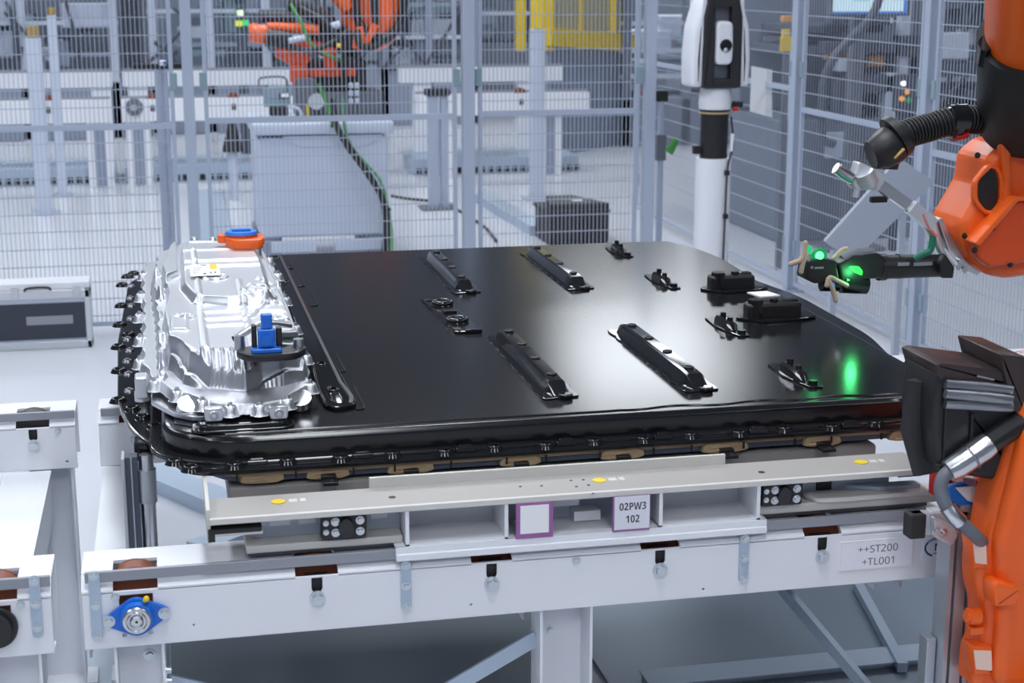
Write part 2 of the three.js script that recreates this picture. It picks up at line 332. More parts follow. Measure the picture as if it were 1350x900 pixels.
// ------------------------------------------------------------------ workpiece carrier under the pack
{
  const t = thing('workpiece_carrier', 'beige and white steel carrier tray lying on the conveyor rollers under the battery pack', 'carrier', [.86, .86, -3.7]);
  const TZ = -3.15;
  part('tray_plate', exH(roundPoly([[.052, TZ], [1.662, TZ], [1.662, -3.285], [.052, -3.285]], .012), .944, .955, .003), M.trayTop, t, 'beige grey tray plate');
  part('front_lip', box(.052, 1.662, .942, .9555, TZ - .008, TZ + .002, .002), M.whiteWarm, t);
  part('end_plate', [box(.046, .054, .90, .972, -3.40, TZ - .01), box(.046, .16, .915, .922, -3.3, TZ - .004)], M.whiteWarm, t);
  part('buffer', [box(.048, .062, .905, .93, TZ - .03, TZ), box(.06, .158, .921, .93, TZ - .03, TZ - .002)], M.rubber, t);
  parts('upstand', [box(.40, 1.22, .90, .978, -3.292, -3.284, .002)], M.whiteWarm, t); part('support_frame', [box(.10, 1.66, .88, .934, -4.3, -3.42, .01)], M.trayTop, t); for (const [x, z] of [[.25, -3.55], [.85, -3.55], [1.45, -3.55], [.25, -4.2], [.85, -4.2], [1.45, -4.2]]) part('support_pad', cyl(V(x, .934, z), V(x, .944, z), .03, .03, 20), M.rubber, t);
  parts('web', [box(.14, .458, .8805, .9435, -3.235, -3.227), box(.684, 1.019, .8655, .9435, -3.265, -3.257), box(1.258, 1.60, .8845, .9435, -3.235, -3.227)], M.machineLight, t);
  parts('lower_rail', [box(.125, .457, .8625, .880, TZ - .13, TZ - .028, .003), box(1.258, 1.70, .8625, .884, TZ - .13, TZ - .03, .003)], M.whiteWarm, t);
  part('lower_flange', [box(.437, 1.272, .832, .848, TZ - .0045, TZ + .006, .003), box(.437, 1.272, .8575, .863, TZ - .12, TZ - .002), box(.437, 1.272, .845, .863, TZ - .004, TZ + .001)], M.white, t);
  parts('slide', [box(.13, .46, .8525, .862, TZ - .12, TZ - .04), box(1.26, 1.68, .8525, .862, TZ - .12, TZ - .04)], M.steelDark, t);
  for (const [x0, x1] of [[.459, .682], [1.021, 1.256]]) {
    part('pocket', [box(x0, x0 + .008, .862, .944, TZ - .12, TZ - .002), box(x1 - .008, x1, .862, .944, TZ - .12, TZ - .002), box(x0, x1, .862, .867, TZ - .12, TZ - .002), box(x0, x1, .862, .944, TZ - .126, TZ - .12)], M.white, t, 'open box pocket');
  }
  for (const [x0, x1, y0, y1] of [[.178, .222, .905, .930], [.240, .276, .905, .930], [.395, .43, .905, .935]]) { const wp = part('window_plate', box(x0, x1, y0, y1 - .007, -3.227, -3.224), M.white, t); part('window_gap', box(x0, x1, y1 - .007, y1, -3.2272, -3.225), M.blackMatt, wp); }
  part('window_plate', box(1.42, 1.455, .897, .932, -3.227, -3.220), M.blackPlastic, t);
  parts('guide_block', [box(.80, .86, .90, .925, -3.257, -3.23), box(.845, .905, .868, .89, -3.257, -3.215), box(.87, .91, .915, .932, -3.257, -3.24)], M.white, t);
  part('guide_rod', [bar(V(.80, .932, -3.23), V(.90, .932, -3.23), .012, .008)], M.blackPlastic, t);
  part('latch_plate', [exH([[1.49, -3.222], [1.56, -3.19], [1.66, -3.19], [1.66, -3.222]], .897, .905)], M.zincBlue, t);
  part('latch_bar', [box(1.605, 1.66, .925, .933, -3.22, -3.19)], M.blackPlastic, t);
  part('clamp_shoe', exH(roundPoly([[1.40, -3.17], [1.47, -3.165], [1.70, -3.17], [1.70, -3.22], [1.45, -3.23], [1.38, -3.22]], .015), .884, .896, .004), M.whiteWarm, t);
  for (const [x, lab] of [[.33, 0], [1.313, 1]]) {
    const c = part('coupling_block', [box(x - .03, x + .03, .892, .935, -3.227, -3.195), ext(roundPoly([[x - .048, .886], [x + .048, .886], [x + .05, .944], [x - .045, .944]], .006), -3.20, -3.165, .004)], M.blackPlastic, t, 'black coupling block with four screws');
    const r = [];
    for (let i = 0; i < 18; i++) { const a = i / 18 * Math.PI * 2; r.push([x + .004 + .017 * Math.cos(a), .912 + .023 * Math.sin(a)]); }
    part('coupling_port', ext(r, -3.165, -3.155, .003), M.gloss, c);
    for (const [dx, dy] of [[-.018, .012], [-.018, -.012], [.034, .012], [.034, -.012], [-.038, .010], [-.038, -.010]]) piece('port_screw', boltGeo(Math.abs(dx) === .038 ? .0042 : .0062, 'z'), M.steel, c, [x + dx, .913 + dy, -3.165]);
  }
  // yellow dots and little holes on the tray
  for (const [px, py] of [[367, 661], [790, 633], [1135, 609]]) { const p = F(px, py, .9555); part('yellow_dot', exH(circ(p.x, p.z, .0155, 20).reverse(), .955, .9565), M.yellow, t, 'round yellow marking dot'); part('etched_mark', [[.022, .04], [.046, .058]].map(([a, b]) => box(p.x + a, p.x + b, .955, .9556, p.z - .012, p.z + .008)), M.whiteWarm, t); }
  for (const [px, py] of [[517, 655], [686, 641], [714, 640], [753, 633], [760, 641], [769, 632], [776, 639], [782, 650], [1004, 622]]) { const p = F(px, py, .9555); part('hole', exH(circ(p.x, p.z, px === 517 || px === 1004 ? .008 : .0035, 10).reverse(), .955, .9557), M.blackMatt, t); }
  // number plates in purple holders
  const np = print(256, 256, (x, w, h) => {
    x.fillStyle = '#dcdce6'; x.fillRect(0, 0, w, h); x.fillStyle = '#34343c'; x.textAlign = 'center'; x.font = 'bold 78px sans-serif';
    x.save(); x.translate(w * .52, 108); x.scale(.80, 1); x.fillText('02PW3', 0, 0); x.restore(); x.save(); x.translate(w * .52, 206); x.scale(.80, 1); x.fillText('102', 0, 0); x.restore();
  });
  const a = part('code_plate', ext(rect(.698, .780, .862, .9425), TZ - .004, TZ + .004, .001), M.purple, t, 'purple framed blank white code plate');
  part('code_field', box(.707, .770, .874, .937, TZ + .004, TZ + .0055), M.paper, a);
  const b = part('number_plate', ext(rect(.914, .998, .861, .943), TZ - .004, TZ + .004, .001), M.purple, t, 'white number plate in a purple holder');
  piece('plate_print', new THREE.PlaneGeometry(.080, .076), np, b, [.957, .9045, TZ + .0046]);
}

// ------------------------------------------------------------------ battery pack
const PY = 1.05;
{
  const t = thing('battery_pack', 'large flat black battery pack with glossy mounting ribs on its lid, lying on the carrier', 'battery', [.9, .93, -4.5]);
  // flange plate
  const fl = roundPoly([[-.15, -5.62], [-.165, -4.7], [-.15, -4.0], [-.11, -3.72], [.02, -3.385], [1.80, -3.395], [1.87, -3.50], [2.045, -4.3], [2.07, -4.9], [1.99, -5.45], [1.90, -5.80], [-.08, -5.84]], [.05, .05, .1, .1, .06, .05, .08, .1, .1, .2, .1, .1]);
  part('flange', exH(fl, .972, .990, .004), M.gloss, t);
  // lid
  const lid = roundPoly([[-.025, -5.76], [-.04, -3.52], [.09, -3.418], [1.77, -3.418], [1.89, -3.55], [1.915, -4.75], [1.96, -5.40], [1.90, -5.77], [.4, -5.77]], [.06, .12, .10, .12, .1, .2, .25, .2, .01]);
  part('lid', exH(lid, .985, 1.047, .014, [], 5), M.lid, t);
  const skirt = roundPoly([[-.06, -5.78], [-.07, -3.50], [.075, -3.395], [1.785, -3.40], [1.92, -3.54], [1.94, -4.75], [1.985, -5.40], [1.91, -5.80]], [.06, .12, .10, .10, .1, .2, .25, .2]);
  part('lid_foot', exH(skirt, .985, .998, .006, [], 4), M.gloss, t);
  const pts = [[-.005, -5.735], [-.01, -3.56], [.10, -3.452]];
  for (let i = 0; i <= 60; i++) { const x = .12 + i / 60 * 1.63, w = x > 1.0 && x < 1.62 ? .008 * Math.sin((x - 1.0) * 30) - .006 : 0; pts.push([x, -3.452 + w]); }
  pts.push([1.79, -3.47], [1.862, -3.58], [1.885, -4.75], [1.925, -5.40], [1.87, -5.735]);
  part('lid_panel', exH(pts, 1.044, PY, .003), M.lid, t);
  // tray side under the flange, tan foam seal, paper folds
  part('tray', exH(roundPoly([[.0, -5.7], [-.02, -3.6], [.11, -3.415], [1.74, -3.425], [1.84, -3.6], [1.9, -5.3], [1.8, -5.7]], [.05, .08, .05, .06, .1, .1, .1]), .944, .973, .003), M.tape, t, 'blue grey tray side');
  part('foam_seal', exH(roundPoly([[-.01, -5.72], [-.03, -3.6], [.105, -3.402], [1.75, -3.415], [1.85, -3.6], [1.91, -5.3], [1.81, -5.72]], [.05, .08, .05, .06, .1, .1, .1]), .9600, .9725, .002), M.tan, t, 'tan foam seal strip');
  for (const [px, w, tab] of [[345, .10, 0], [432, .10, 1], [541, .11, 1], [686, .10, 1], [820, .11, 1], [955, .12, 1], [1082, .10, 1], [1200, .13, 0]]) {
    const p = P(px, 610, -3.41), x = p.x, f = part('paper_fold', ext(roundPoly([[x - w / 2, .946], [x - w * .3, .942], [x + w * .3, .942], [x + w / 2, .948], [x + w * .46, .962], [x + w * .3, .970], [x - w * .4, .970], [x - w * .46, .958]], .006), -3.42, -3.404, .004), M.tan, t, 'crumpled tan paper fold');
    part('crease', [cyl(V(x - w * .3, .956, -3.405), V(x + w * .32, .959, -3.404), .003, .002, 8), cyl(V(x - w * .35, .948, -3.404), V(x + .01, .950, -3.403), .0025, .002, 8)], M.tan, f);
    if (tab) { const b = part('support_tab', [box(x - .015, x + .019, .938, .947, -3.42, -3.365, .002), box(x - .017, x + .017, .945, .955, -3.41, -3.39, .002)], M.blackPlastic, t, 'black sheet tab'); part('tab_hole', exH(circ(x + .005, -3.376, .005, 10).reverse(), .9465, .948), M.steelDark, b); }
  }
  // flange bosses, screws and clips
  const boss = merge([new THREE.TorusGeometry(.0135, .0048, 8, 24).rotateX(Math.PI / 2).translate(0, .006, 0), new THREE.CylinderGeometry(.02, .024, .008, 20).translate(0, .002, 0), hex(.0085, .012)]);
  const low = merge([new THREE.CylinderGeometry(.011, .014, .005, 16).translate(0, .0025, 0), hex(.006, .008)]);
  const clip = merge([box(-.024, .024, 0, .012, -.012, .012, .004), box(-.016, .016, .008, .016, -.008, .008, .003)]);
  for (let i = 0; i < 15; i++) { const x = .115 + i * .1175; piece('flange_screw', boss, M.gloss, t, [x, .990, i % 2 ? -3.402 : -3.393]); if (i % 2 === 0 && x < 1.7) piece('flange_clip', clip, M.gloss, t, [x + .05, .989, -3.40]); }
  for (let i = 0; i < 15; i++) piece('drip_tag', box(-.0022, .0022, -.016, 0, -.002, .002), M.blackPlastic, t, [.12 + i * .117 + (i % 3) * .012, .972, -3.386]);
  const sidePts = [[168, 361], [176, 357], [161, 372], [160, 399], [158, 424], [169, 437], [156, 453], [157, 484], [156, 523], [174, 534], [188, 545], [204, 557], [231, 603], [252, 612]];
  for (const [px, py] of sidePts) { const p = F(px, py, 1.0); piece('flange_screw', boss, M.gloss, t, [p.x, .988, p.z]); }
  for (const [px, py] of [[172, 376], [172, 392], [173, 402], [172, 419], [168, 446], [171, 461], [168, 475], [169, 492], [170, 514], [190, 525], [205, 535]]) { const p = F(px, py, .992); piece('flange_stud', low, M.steelDark, t, [p.x, .990, p.z]); }
  parts('corner_lug', [box(-.105, -.06, .94, .985, -3.70, -3.64, .004), box(-.14, -.10, .955, .985, -4.05, -3.98, .004)], M.gloss, t);
  // boss ridge in front of the drive unit
  part('front_ridge', [exH(roundPoly([[.045, -3.468], [.24, -3.468], [.245, -3.525], [.04, -3.525]], .02), PY - .002, PY + .016, .007, [], 4), exH(roundPoly([[.03, -3.458], [.255, -3.458], [.26, -3.538], [.025, -3.538]], .025), PY - .002, PY + .005, .004, [], 3)], M.gloss, t);
  // long ribs
  function rib(x, z0, z1, w = .034, h = .036) {
    const g = new THREE.Group();
    const st = [[0, .55, .1], [.03, .8, .75], [.09, .86, 1], [.5, .8, 1], [.86, .86, 1], [.93, .9, .92], [.985, .7, .25], [1, .5, .05]];
    const rings = st.map(([u, ww, hh]) => {
      const z = z0 + (z1 - z0) * u, a = w * ww, b = a * .62, y = PY + h * hh, q = PY - .002;
      return [[-a * 1.25, q], [-a, q + h * hh * .25], [-b * 1.12, y - h * .14 * hh], [-b * .85, y], [b * .85, y], [b * 1.12, y - h * .14 * hh], [a, q + h * hh * .25], [a * 1.25, q]].map(([dx, yy]) => V(x + dx, yy, z));
    });
    const r = part('mounting_rib', loft(rings, .35), M.gloss, t);
    const n = 9, fo = [];
    for (let i = 0; i <= n * 6; i++) { const u = i / (n * 6); fo.push([x - w * 1.25 - .006 * Math.abs(Math.sin(u * n * Math.PI)), z0 - .018 + (z1 - z0 + .034) * u]); }
    for (let i = n * 6; i >= 0; i--) { const u = i / (n * 6); fo.push([x + w * 1.25 + .006 * Math.abs(Math.sin(u * n * Math.PI)), z0 - .018 + (z1 - z0 + .034) * u]); }
    part('rib_foot', exH(roundPoly(fo.filter((_, i) => i % 2 === 0), .004, 2), PY - .001, PY + .0045, .002), M.gloss, r);
    const hg = merge([new THREE.TorusGeometry(.0095, .0035, 8, 20).rotateX(Math.PI / 2), new THREE.CylinderGeometry(.008, .008, .002, 16)]);
    for (const u of [.12, .36, .60, .86]) piece('bolt_hole', hg, M.blackPlastic, r, [x, PY + h + .001, z0 + (z1 - z0) * u]);
    piece('rib_end', merge([new THREE.TorusGeometry(.014, .004, 8, 20).rotateX(Math.PI / 2), new THREE.CylinderGeometry(.013, .016, .008, 18)]), M.gloss, r, [x + .012, PY + .008, z1 + .004]);
  }
  rib(.925, -5.56, -4.90); rib(1.297, -5.58, -4.88); rib(.905, -4.25, -3.585); rib(1.258, -4.25, -3.575);
  // twin ring mount
  {
    const x = .81, r = part('twin_mount', [exH(roundPoly([[x - .05, -4.83], [x + .03, -4.83], [x + .045, -4.32], [x - .03, -4.32]], .02), PY, PY + .008, .003)], M.gloss, t);
    for (const z of [-4.70, -4.45]) part('mount_ring', [new THREE.TorusGeometry(.026, .009, 10, 28).rotateX(Math.PI / 2).translate(x, PY + .014, z), cyl(V(x, PY, z), V(x, PY + .014, z), .04, .03, 24), hex(.012, .012).translate(x, PY + .010, z)], M.gloss, r);
    part('mount_clip', [box(x - .02, x + .02, PY, PY + .018, -4.60, -4.56, .004), box(x + .0, x + .05, PY, PY + .012, -4.36, -4.32, .004), box(x - .045, x, PY, PY + .012, -4.81, -4.76, .004)], M.gloss, r);
  }
  // small brackets
  for (const [a, b] of [[[795, 327], [835, 339]], [[848, 363], [895, 381]], [[929, 420], [985, 444]], [[1014, 481], [1078, 512]]]) {
    const p = F(...a, PY), q = F(...b, PY), c = p.clone().lerp(q, .5), L = p.distanceTo(q), s = L / .3;
    const k = part('small_bracket', exH(roundPoly([[c.x - .02, p.z], [c.x + .008, p.z], [c.x + .03, c.z], [c.x + .03, q.z], [c.x - .004, q.z], [c.x - .03, c.z]], .008), PY, PY + .005, .002), M.gloss, t);
    part('bracket_hump', loft([[.22, .4, .2], [.3, .9, .9], [.5, 1, 1], [.7, 1, .85], [.78, .5, .2]].map(([u, ww, hh]) => { const z = p.z + (q.z - p.z) * u, w = .02 * ww, h = .03 * hh; return [[-w, 0], [-w * .8, h * .8], [-w * .4, h], [w * .4, h], [w * .8, h * .8], [w, 0]].map(([dx, dy]) => V(c.x + dx, PY + dy, z)); }), .4), M.gloss, k);
    parts('bracket_pin', [cyl(V(c.x, PY, c.z - L * .08), V(c.x, PY + .042, c.z - L * .08), .010, .008, 14), cyl(V(c.x + .004, PY, c.z + L * .1), V(c.x + .004, PY + .036, c.z + L * .1), .010, .008, 14), cyl(V(c.x + .014, PY, q.z - L * .12), V(c.x + .014, PY + .014, q.z - L * .12), .012, .012, 14)], M.gloss, k);
  }
  // two connector blocks near the right edge
  for (const [x0, x1, z0, lab] of [[1.695, 1.845, -4.74, 0], [1.655, 1.825, -4.30, 1]]) {
    const k = part('connector_block', [box(x0, x1, PY, PY + .052, z0 - .055, z0 + .0, .012)], M.blackPlastic, t, lab ? 'black connector block with a white sticker on top' : 'black connector block');
    part('block_foot', exH(roundPoly([[x0 - .03, z0 - .04], [x0 + .03, z0 + .03], [x1 + .0, z0 + .02], [x1 + .055, z0 - .01], [x1 + .01, z0 - .07], [x0, z0 - .075]], .02), PY, PY + .008, .003), M.gloss, k);
    part('block_plug', [cyl(V(x0 + .028, PY, z0 - .02), V(x0 + .028, PY + .062, z0 - .02), .026, .022, 22), cyl(V(x0 + .085, PY + .04, z0 - .02), V(x0 + .085, PY + .062, z0 - .02), .014, .012, 18), box(x0 + .10, x1 - .008, PY + .04, PY + .058, z0 - .045, z0 - .012, .006)], M.gloss, k);
    if (lab) part('sticker', exH([[x0 + .035, z0 - .11], [x0 + .10, z0 - .115], [x0 + .115, z0 - .045], [x0 + .05, z0 - .04]], PY + .062, PY + .066), M.paper, k, 'white sticker');
  }
  // long folded bracket beside the drive unit
  {
    const k = part('side_bracket', exH(roundPoly([[.345, -5.66], [.395, -5.66], [.40, -4.4], [.415, -3.60], [.36, -3.57], [.335, -3.62], [.345, -4.6]], .02), PY, PY + .012, .004), M.gloss, t, 'long folded black bracket');
    part('bracket_ridge', exH([[.380, -5.65], [.386, -4.6], [.392, -3.80], [.402, -3.66], [.394, -3.60], [.404, -3.60], [.412, -3.66], [.401, -3.80], [.394, -4.6], [.387, -5.65]], PY + .011, PY + .0155, .0015), M.ridge, k);
    part('bracket_edge', tube([V(.347, PY + .014, -4.1), V(.343, PY + .02, -3.95), V(.336, PY + .016, -3.72), V(.345, PY + .006, -3.60)], .0042, 40, 8), M.gloss, k);
    part('bracket_toe', [limb([[V(.366, PY + .010, -3.77), .010, .003], [V(.368, PY + .014, -3.72), .015, .008], [V(.371, PY + .012, -3.65), .015, .008], [V(.374, PY + .006, -3.60), .01, .004]], 16)], M.gloss, k);
    for (const z of [-5.60, -5.15, -4.0, -3.70]) piece('bracket_bolt', merge([new THREE.TorusGeometry(.012, .003, 8, 20).rotateX(Math.PI / 2), hex(.006, .008)]), M.gloss, k, [.365 + (z > -4.5 ? .004 : 0), PY + .012 + (z === -3.70 ? .009 : 0), z]);
    for (const [z0, z1, dx] of [[-5.62, -5.45, .415], [-5.30, -5.12, .425], [-5.02, -4.80, .437], [-4.15, -3.95, .425], [-3.80, -3.58, .43]]) part('lid_edge_clip', tube([V(dx, PY + .001, z0), V(dx, PY + .002, (z0 + z1) / 2), V(dx, PY + .002, z1 - .012), V(dx - .004, PY + .002, z1 - .003), V(dx - .022, PY + .001, z1)], .0022, 20, 6), M.gloss, k);
  }
}
// ------------------------------------------------------------------ cast drive unit on the pack
function sdPoly(px, py, v) {
  let d = 1e9, s = 1;
  for (let i = 0, j = v.length - 1; i < v.length; j = i, i++) {
    const ex = v[j][0] - v[i][0], ey = v[j][1] - v[i][1], wx = px - v[i][0], wy = py - v[i][1];
    const t = Math.max(0, Math.min(1, (wx * ex + wy * ey) / (ex * ex + ey * ey))), bx = wx - ex * t, by = wy - ey * t;
    d = Math.min(d, bx * bx + by * by);
    const c1 = py >= v[i][1], c2 = py < v[j][1], c3 = ex * wy > ey * wx;
    if ((c1 && c2 && c3) || (!c1 && !c2 && !c3)) s = -s;
  }
  return s * Math.sqrt(d);
}
const sm = (a, b, x) => { const t = Math.max(0, Math.min(1, (x - a) / (b - a))); return t * t * (3 - 2 * t); };
function heightMesh(x0, x1, z0, z1, nx, nz, f, floorY) {
  const pos = [], uv = [], idx = [];
  for (let j = 0; j <= nz; j++) for (let i = 0; i <= nx; i++) { const x = x0 + (x1 - x0) * i / nx, z = z0 + (z1 - z0) * j / nz; pos.push(x, f(x, z), z); uv.push(x * 6, z * 6); }
  for (let j = 0; j < nz; j++) for (let i = 0; i < nx; i++) {
    const a = j * (nx + 1) + i, b = a + 1, c = a + nx + 1, d = c + 1;
    if (Math.max(pos[a * 3 + 1], pos[b * 3 + 1], pos[c * 3 + 1], pos[d * 3 + 1]) <= floorY + 1e-4) continue;
    idx.push(a, c, b, b, c, d);
  }
  const g = new THREE.BufferGeometry();
  g.setAttribute('position', new THREE.Float32BufferAttribute(pos, 3)); g.setAttribute('uv', new THREE.Float32BufferAttribute(uv, 2)); g.setIndex(idx); g.computeVertexNormals();
  return g;
}
{
  const t = thing('drive_unit', 'silver cast aluminium drive unit bolted on the left end of the black battery pack', 'motor', [.12, 1.05, -4.45]);
  const out = [[-.085, -5.40], [-.09, -5.07], [-.082, -4.5], [-.082, -3.96], [-.055, -3.78], [-.008, -3.67], [.06, -3.565], [.12, -3.505], [.17, -3.495], [.24, -3.53], [.305, -3.65], [.318, -3.88], [.322, -4.3], [.332, -5.0], [.335, -5.36], [.27, -5.46], [.0, -5.46]];
  const lugs = [[-.09, -5.2], [-.095, -4.85], [-.095, -4.55], [-.09, -4.25], [-.088, -3.99], [-.052, -3.76], [.0, -3.655], [.055, -3.56], [.115, -3.497], [.18, -3.49], [.245, -3.53], [.31, -3.66], [.325, -3.95], [.328, -4.3], [.332, -4.7], [.338, -5.1], [.33, -5.4]];
  const BASE = 1.078, lv = (y, l) => l.map(([px, py]) => { const q = F(px, py, y); return [q.x, q.z]; });
  const G = (v, c, s) => Math.exp(-(((v - c) / s) ** 2));
  // outlines of the casting's levels, measured at their heights
  const wall = lv(1.142, [[208, 486], [213, 460], [226, 464], [240, 472], [247, 482], [275, 490], [300, 491], [324, 493], [346, 487], [370, 484], [394, 478], [402, 455], [392, 428], [376, 385], [355, 338], [340, 316], [230, 322], [206, 335], [198, 370], [204, 410]]);
  const plateau = lv(1.182, [[222, 446], [232, 452], [246, 452], [262, 460], [300, 460], [340, 460], [372, 460], [392, 452], [388, 430], [372, 388], [352, 342], [338, 318], [240, 318], [224, 332], [214, 360], [222, 384], [216, 410]]);
  const rear = lv(1.205, [[252, 390], [300, 392], [362, 388], [350, 345], [338, 318], [244, 316], [234, 330], [236, 372]]);
  const leftBlock = lv(1.195, [[198, 368], [212, 372], [222, 366], [238, 360], [236, 322], [228, 322], [206, 334], [200, 350]]);
  const leftPad = lv(1.190, [[222, 432], [250, 432], [250, 412], [222, 414]]);
  const step = (d, w) => sm(0, -w, d);
  function h(x, z) {
    const d = sdPoly(x, z, out) + .0035 * Math.sin(z * 38 + x * 22);
    let dl = 1e9; for (const [lx, lz] of lugs) dl = Math.min(dl, Math.hypot(x - lx, z - lz));
    const df = Math.min(d, dl - .016);
    if (df > .004) return BASE;
    let y = BASE + .022 * sm(.004, -.003, df) + .003 * sm(.013, .008, dl);
    const dw = sdPoly(x, z, wall) + .003 * Math.sin(z * 60) * sm(.06, .0, x);
    if (dw > .012) return y;
    y += .042 * step(dw, .008);
    const dp = sdPoly(x, z, plateau);
    const slope = sm(-3.85, -3.75, z);                                 // long slope at the front, short at the sides
    y += .040 * sm(.006 + .07 * slope, -.004, dp);
    const up = sm(.0, -.02, dp), dr = sdPoly(x, z, rear), db = sdPoly(x, z, leftBlock);
    y += .022 * step(dr, .02) + .024 * step(db, .010);
    y += .006 * step(sdPoly(x, z, leftPad), .01);
    // transverse ribs of the middle field and its frame
    const mid = sm(.075, .085, x) * sm(.185, .175, x) * (1 - step(dr, .02));
    for (const zc of [-3.98, -4.06, -4.15, -4.25, -4.36]) y += .0045 * G(z, zc, .016) * mid * up;
    y += .006 * G(x, .185, .007) * sm(-4.5, -4.46, z) * up + .005 * G(x, .072, .007) * up * sm(-5.1, -5.0, z);
    for (const zc of [-4.70, -4.80]) y += .006 * G(z, zc, .018) * step(dr, .02);
    for (const zc of [-5.0, -5.16, -5.3]) y += .004 * G(z, zc, .02) * step(dr, .02);
    // ring bosses
    for (const [cx, cz, r, a] of [[.122, -4.52, .034, .007], [.232, -4.30, .044, .008], [.262, -4.48, .026, .006], [.03, -4.10, .022, .006], [.275, -4.02, .022, .007], [.20, -5.22, .026, .006]]) {
      const q = Math.hypot(x - cx, (z - cz) * .72);
      y += a * (sm(r + .006, r, q) - .8 * sm(r - .006, r - .012, q) + .5 * sm(r * .45, r * .3, q)) * up;
    }
    for (const [ax, az, bx, bz] of [[.195, -4.06, .29, -4.40], [.205, -4.36, .285, -4.22], [.24, -3.85, .295, -4.02], [.20, -4.12, .295, -4.12]]) {
      const ex = bx - ax, ez = bz - az, u = Math.max(0, Math.min(1, ((x - ax) * ex + (z - az) * ez) / (ex * ex + ez * ez)));
      y += .006 * G(Math.hypot(x - ax - ex * u, (z - az - ez * u) * .6), 0, .007) * up;
    }
    // fins down the front slope
    for (const fx of [.062, .085, .108, .131, .156, .176, .196]) y += .012 * G(x, fx, .0035) * slope * sm(-.002, -.014, dw) * sm(-.02, .01, dp);
    // lumps on the left shoulder and at the far end
    for (const [lx, lz, r, a] of [[-.035, -4.02, .018, .02], [-.04, -4.3, .016, .018], [-.03, -4.55, .016, .015], [.0, -3.78, .02, .016], [-.045, -4.8, .018, .02], [.31, -4.7, .014, .012], [.315, -5.05, .014, .012]]) y += a * sm(r, r * .5, Math.hypot(x - lx, (z - lz) * .5)) * step(dw, .01);
    for (let i = 0; i < 7; i++) { const lx = .02 + i * .03, lz = -5.28 - .06 * (i % 2); y += .018 * sm(.014, .008, Math.hypot(x - lx, (z - lz) * .6)) * up; }
    return y;
  }
  part('housing', heightMesh(-.125, .365, -5.50, -3.455, 190, 620, h, BASE), M.cast, t);
  part('underside', exH(out.map(([x, z]) => [x * .9 + .012, z > -4 ? z - .055 : z]), 1.055, 1.079), M.steelDark, t);
  // lower flange details
  const ear = (x, z) => [ext(roundPoly([[x - .02, 1.068], [x + .02, 1.068], [x + .022, 1.098], [x - .022, 1.098]], .008), z - .03, z, .003), new THREE.TorusGeometry(.008, .003, 8, 18).translate(x, 1.083, z), cyl(V(x, 1.083, z - .01), V(x, 1.083, z + .004), .006, .005, 12)];
  part('mounting_ear', ear(.078, -3.487), M.cast, t); part('mounting_ear', ear(.222, -3.475), M.cast, t);
  part('base_plate', exH(roundPoly([[-.062, -3.72], [-.01, -3.60], [.03, -3.56], [.09, -3.56], [.09, -3.66], [-.02, -3.80], [-.062, -3.80]], .01), 1.0515, 1.063, .003), M.cast, t);
  parts('seal_cover', [cyl(V(.028, 1.069, -3.612), V(.028, 1.083, -3.604), .032, .029, 30), cyl(V(.13, 1.069, -3.56), V(.13, 1.078, -3.56), .03, .028, 26), cyl(V(.278, 1.069, -3.612), V(.278, 1.083, -3.604), .032, .029, 26)], M.steel, t);
  part('side_terminal', [box(-.098, -.068, 1.06, 1.115, -3.80, -3.745, .006), cyl(V(-.083, 1.052, -3.77), V(-.083, 1.075, -3.77), .018, .018, 18)], M.cast, t);
  const screws = boltGeo(.0055, 'y');
  for (const [x, z] of lugs) piece('housing_screw', screws, M.steel, t, [x, 1.103, z]);
  // white label with a yellow field
  const lb = print(256, 160, (x, w, h2) => { x.fillStyle = '#f2f1ea'; x.fillRect(0, 0, w, h2); x.fillStyle = '#f0c21c'; x.fillRect(176, 0, 60, 72); x.fillStyle = '#3f7f9b'; x.fillRect(96, 8, 50, 12); x.fillStyle = '#55565c'; for (let i = 0; i < 5; i++) x.fillRect(20, 40 + i * 20, 90 - i * 12, 5); x.fillRect(110, 120, 26, 20); x.fillRect(170, 110, 14, 22); x.fillRect(206, 104, 14, 26); });
  const pl = new THREE.PlaneGeometry(.085, .185).rotateX(-Math.PI / 2);
  const lm = piece('rating_label', pl, lb, t, (() => { const q = F(270, 356, 1.212); return [q.x, 1.2125, q.z]; })()); lm.userData.label = 'white label with a yellow field';
  // orange high-voltage socket with blue cap
  {
    const c = F(318, 305, 1.25), s = part('orange_socket', [exH(roundPoly([[c.x - .055, c.z + .02], [c.x - .025, c.z + .08], [c.x + .065, c.z + .08], [c.x + .055, c.z - .07], [c.x - .04, c.z - .07]], .02), 1.205, 1.235, .004), cyl(V(c.x, 1.225, c.z), V(c.x, 1.244, c.z), .05, .046, 30), box(c.x - .075, c.x - .05, 1.215, 1.243, c.z - .03, c.z + .01, .006), box(c.x + .045, c.x + .07, 1.215, 1.238, c.z - .03, c.z + .06, .006)], M.orange, t, 'orange plug socket');
    part('blue_cap', [cyl(V(c.x, 1.243, c.z), V(c.x, 1.252, c.z), .052, .048, 30), box(c.x - .03, c.x + .03, 1.25, 1.260, c.z - .012, c.z + .012, .004)], M.blueSheet, s);
    part('socket_base', exH(roundPoly([[c.x - .05, c.z - .07], [c.x + .05, c.z - .07], [c.x + .06, c.z + .075], [c.x - .02, c.z + .075]], .02), 1.15, 1.206, .004), M.cast, t);
  }
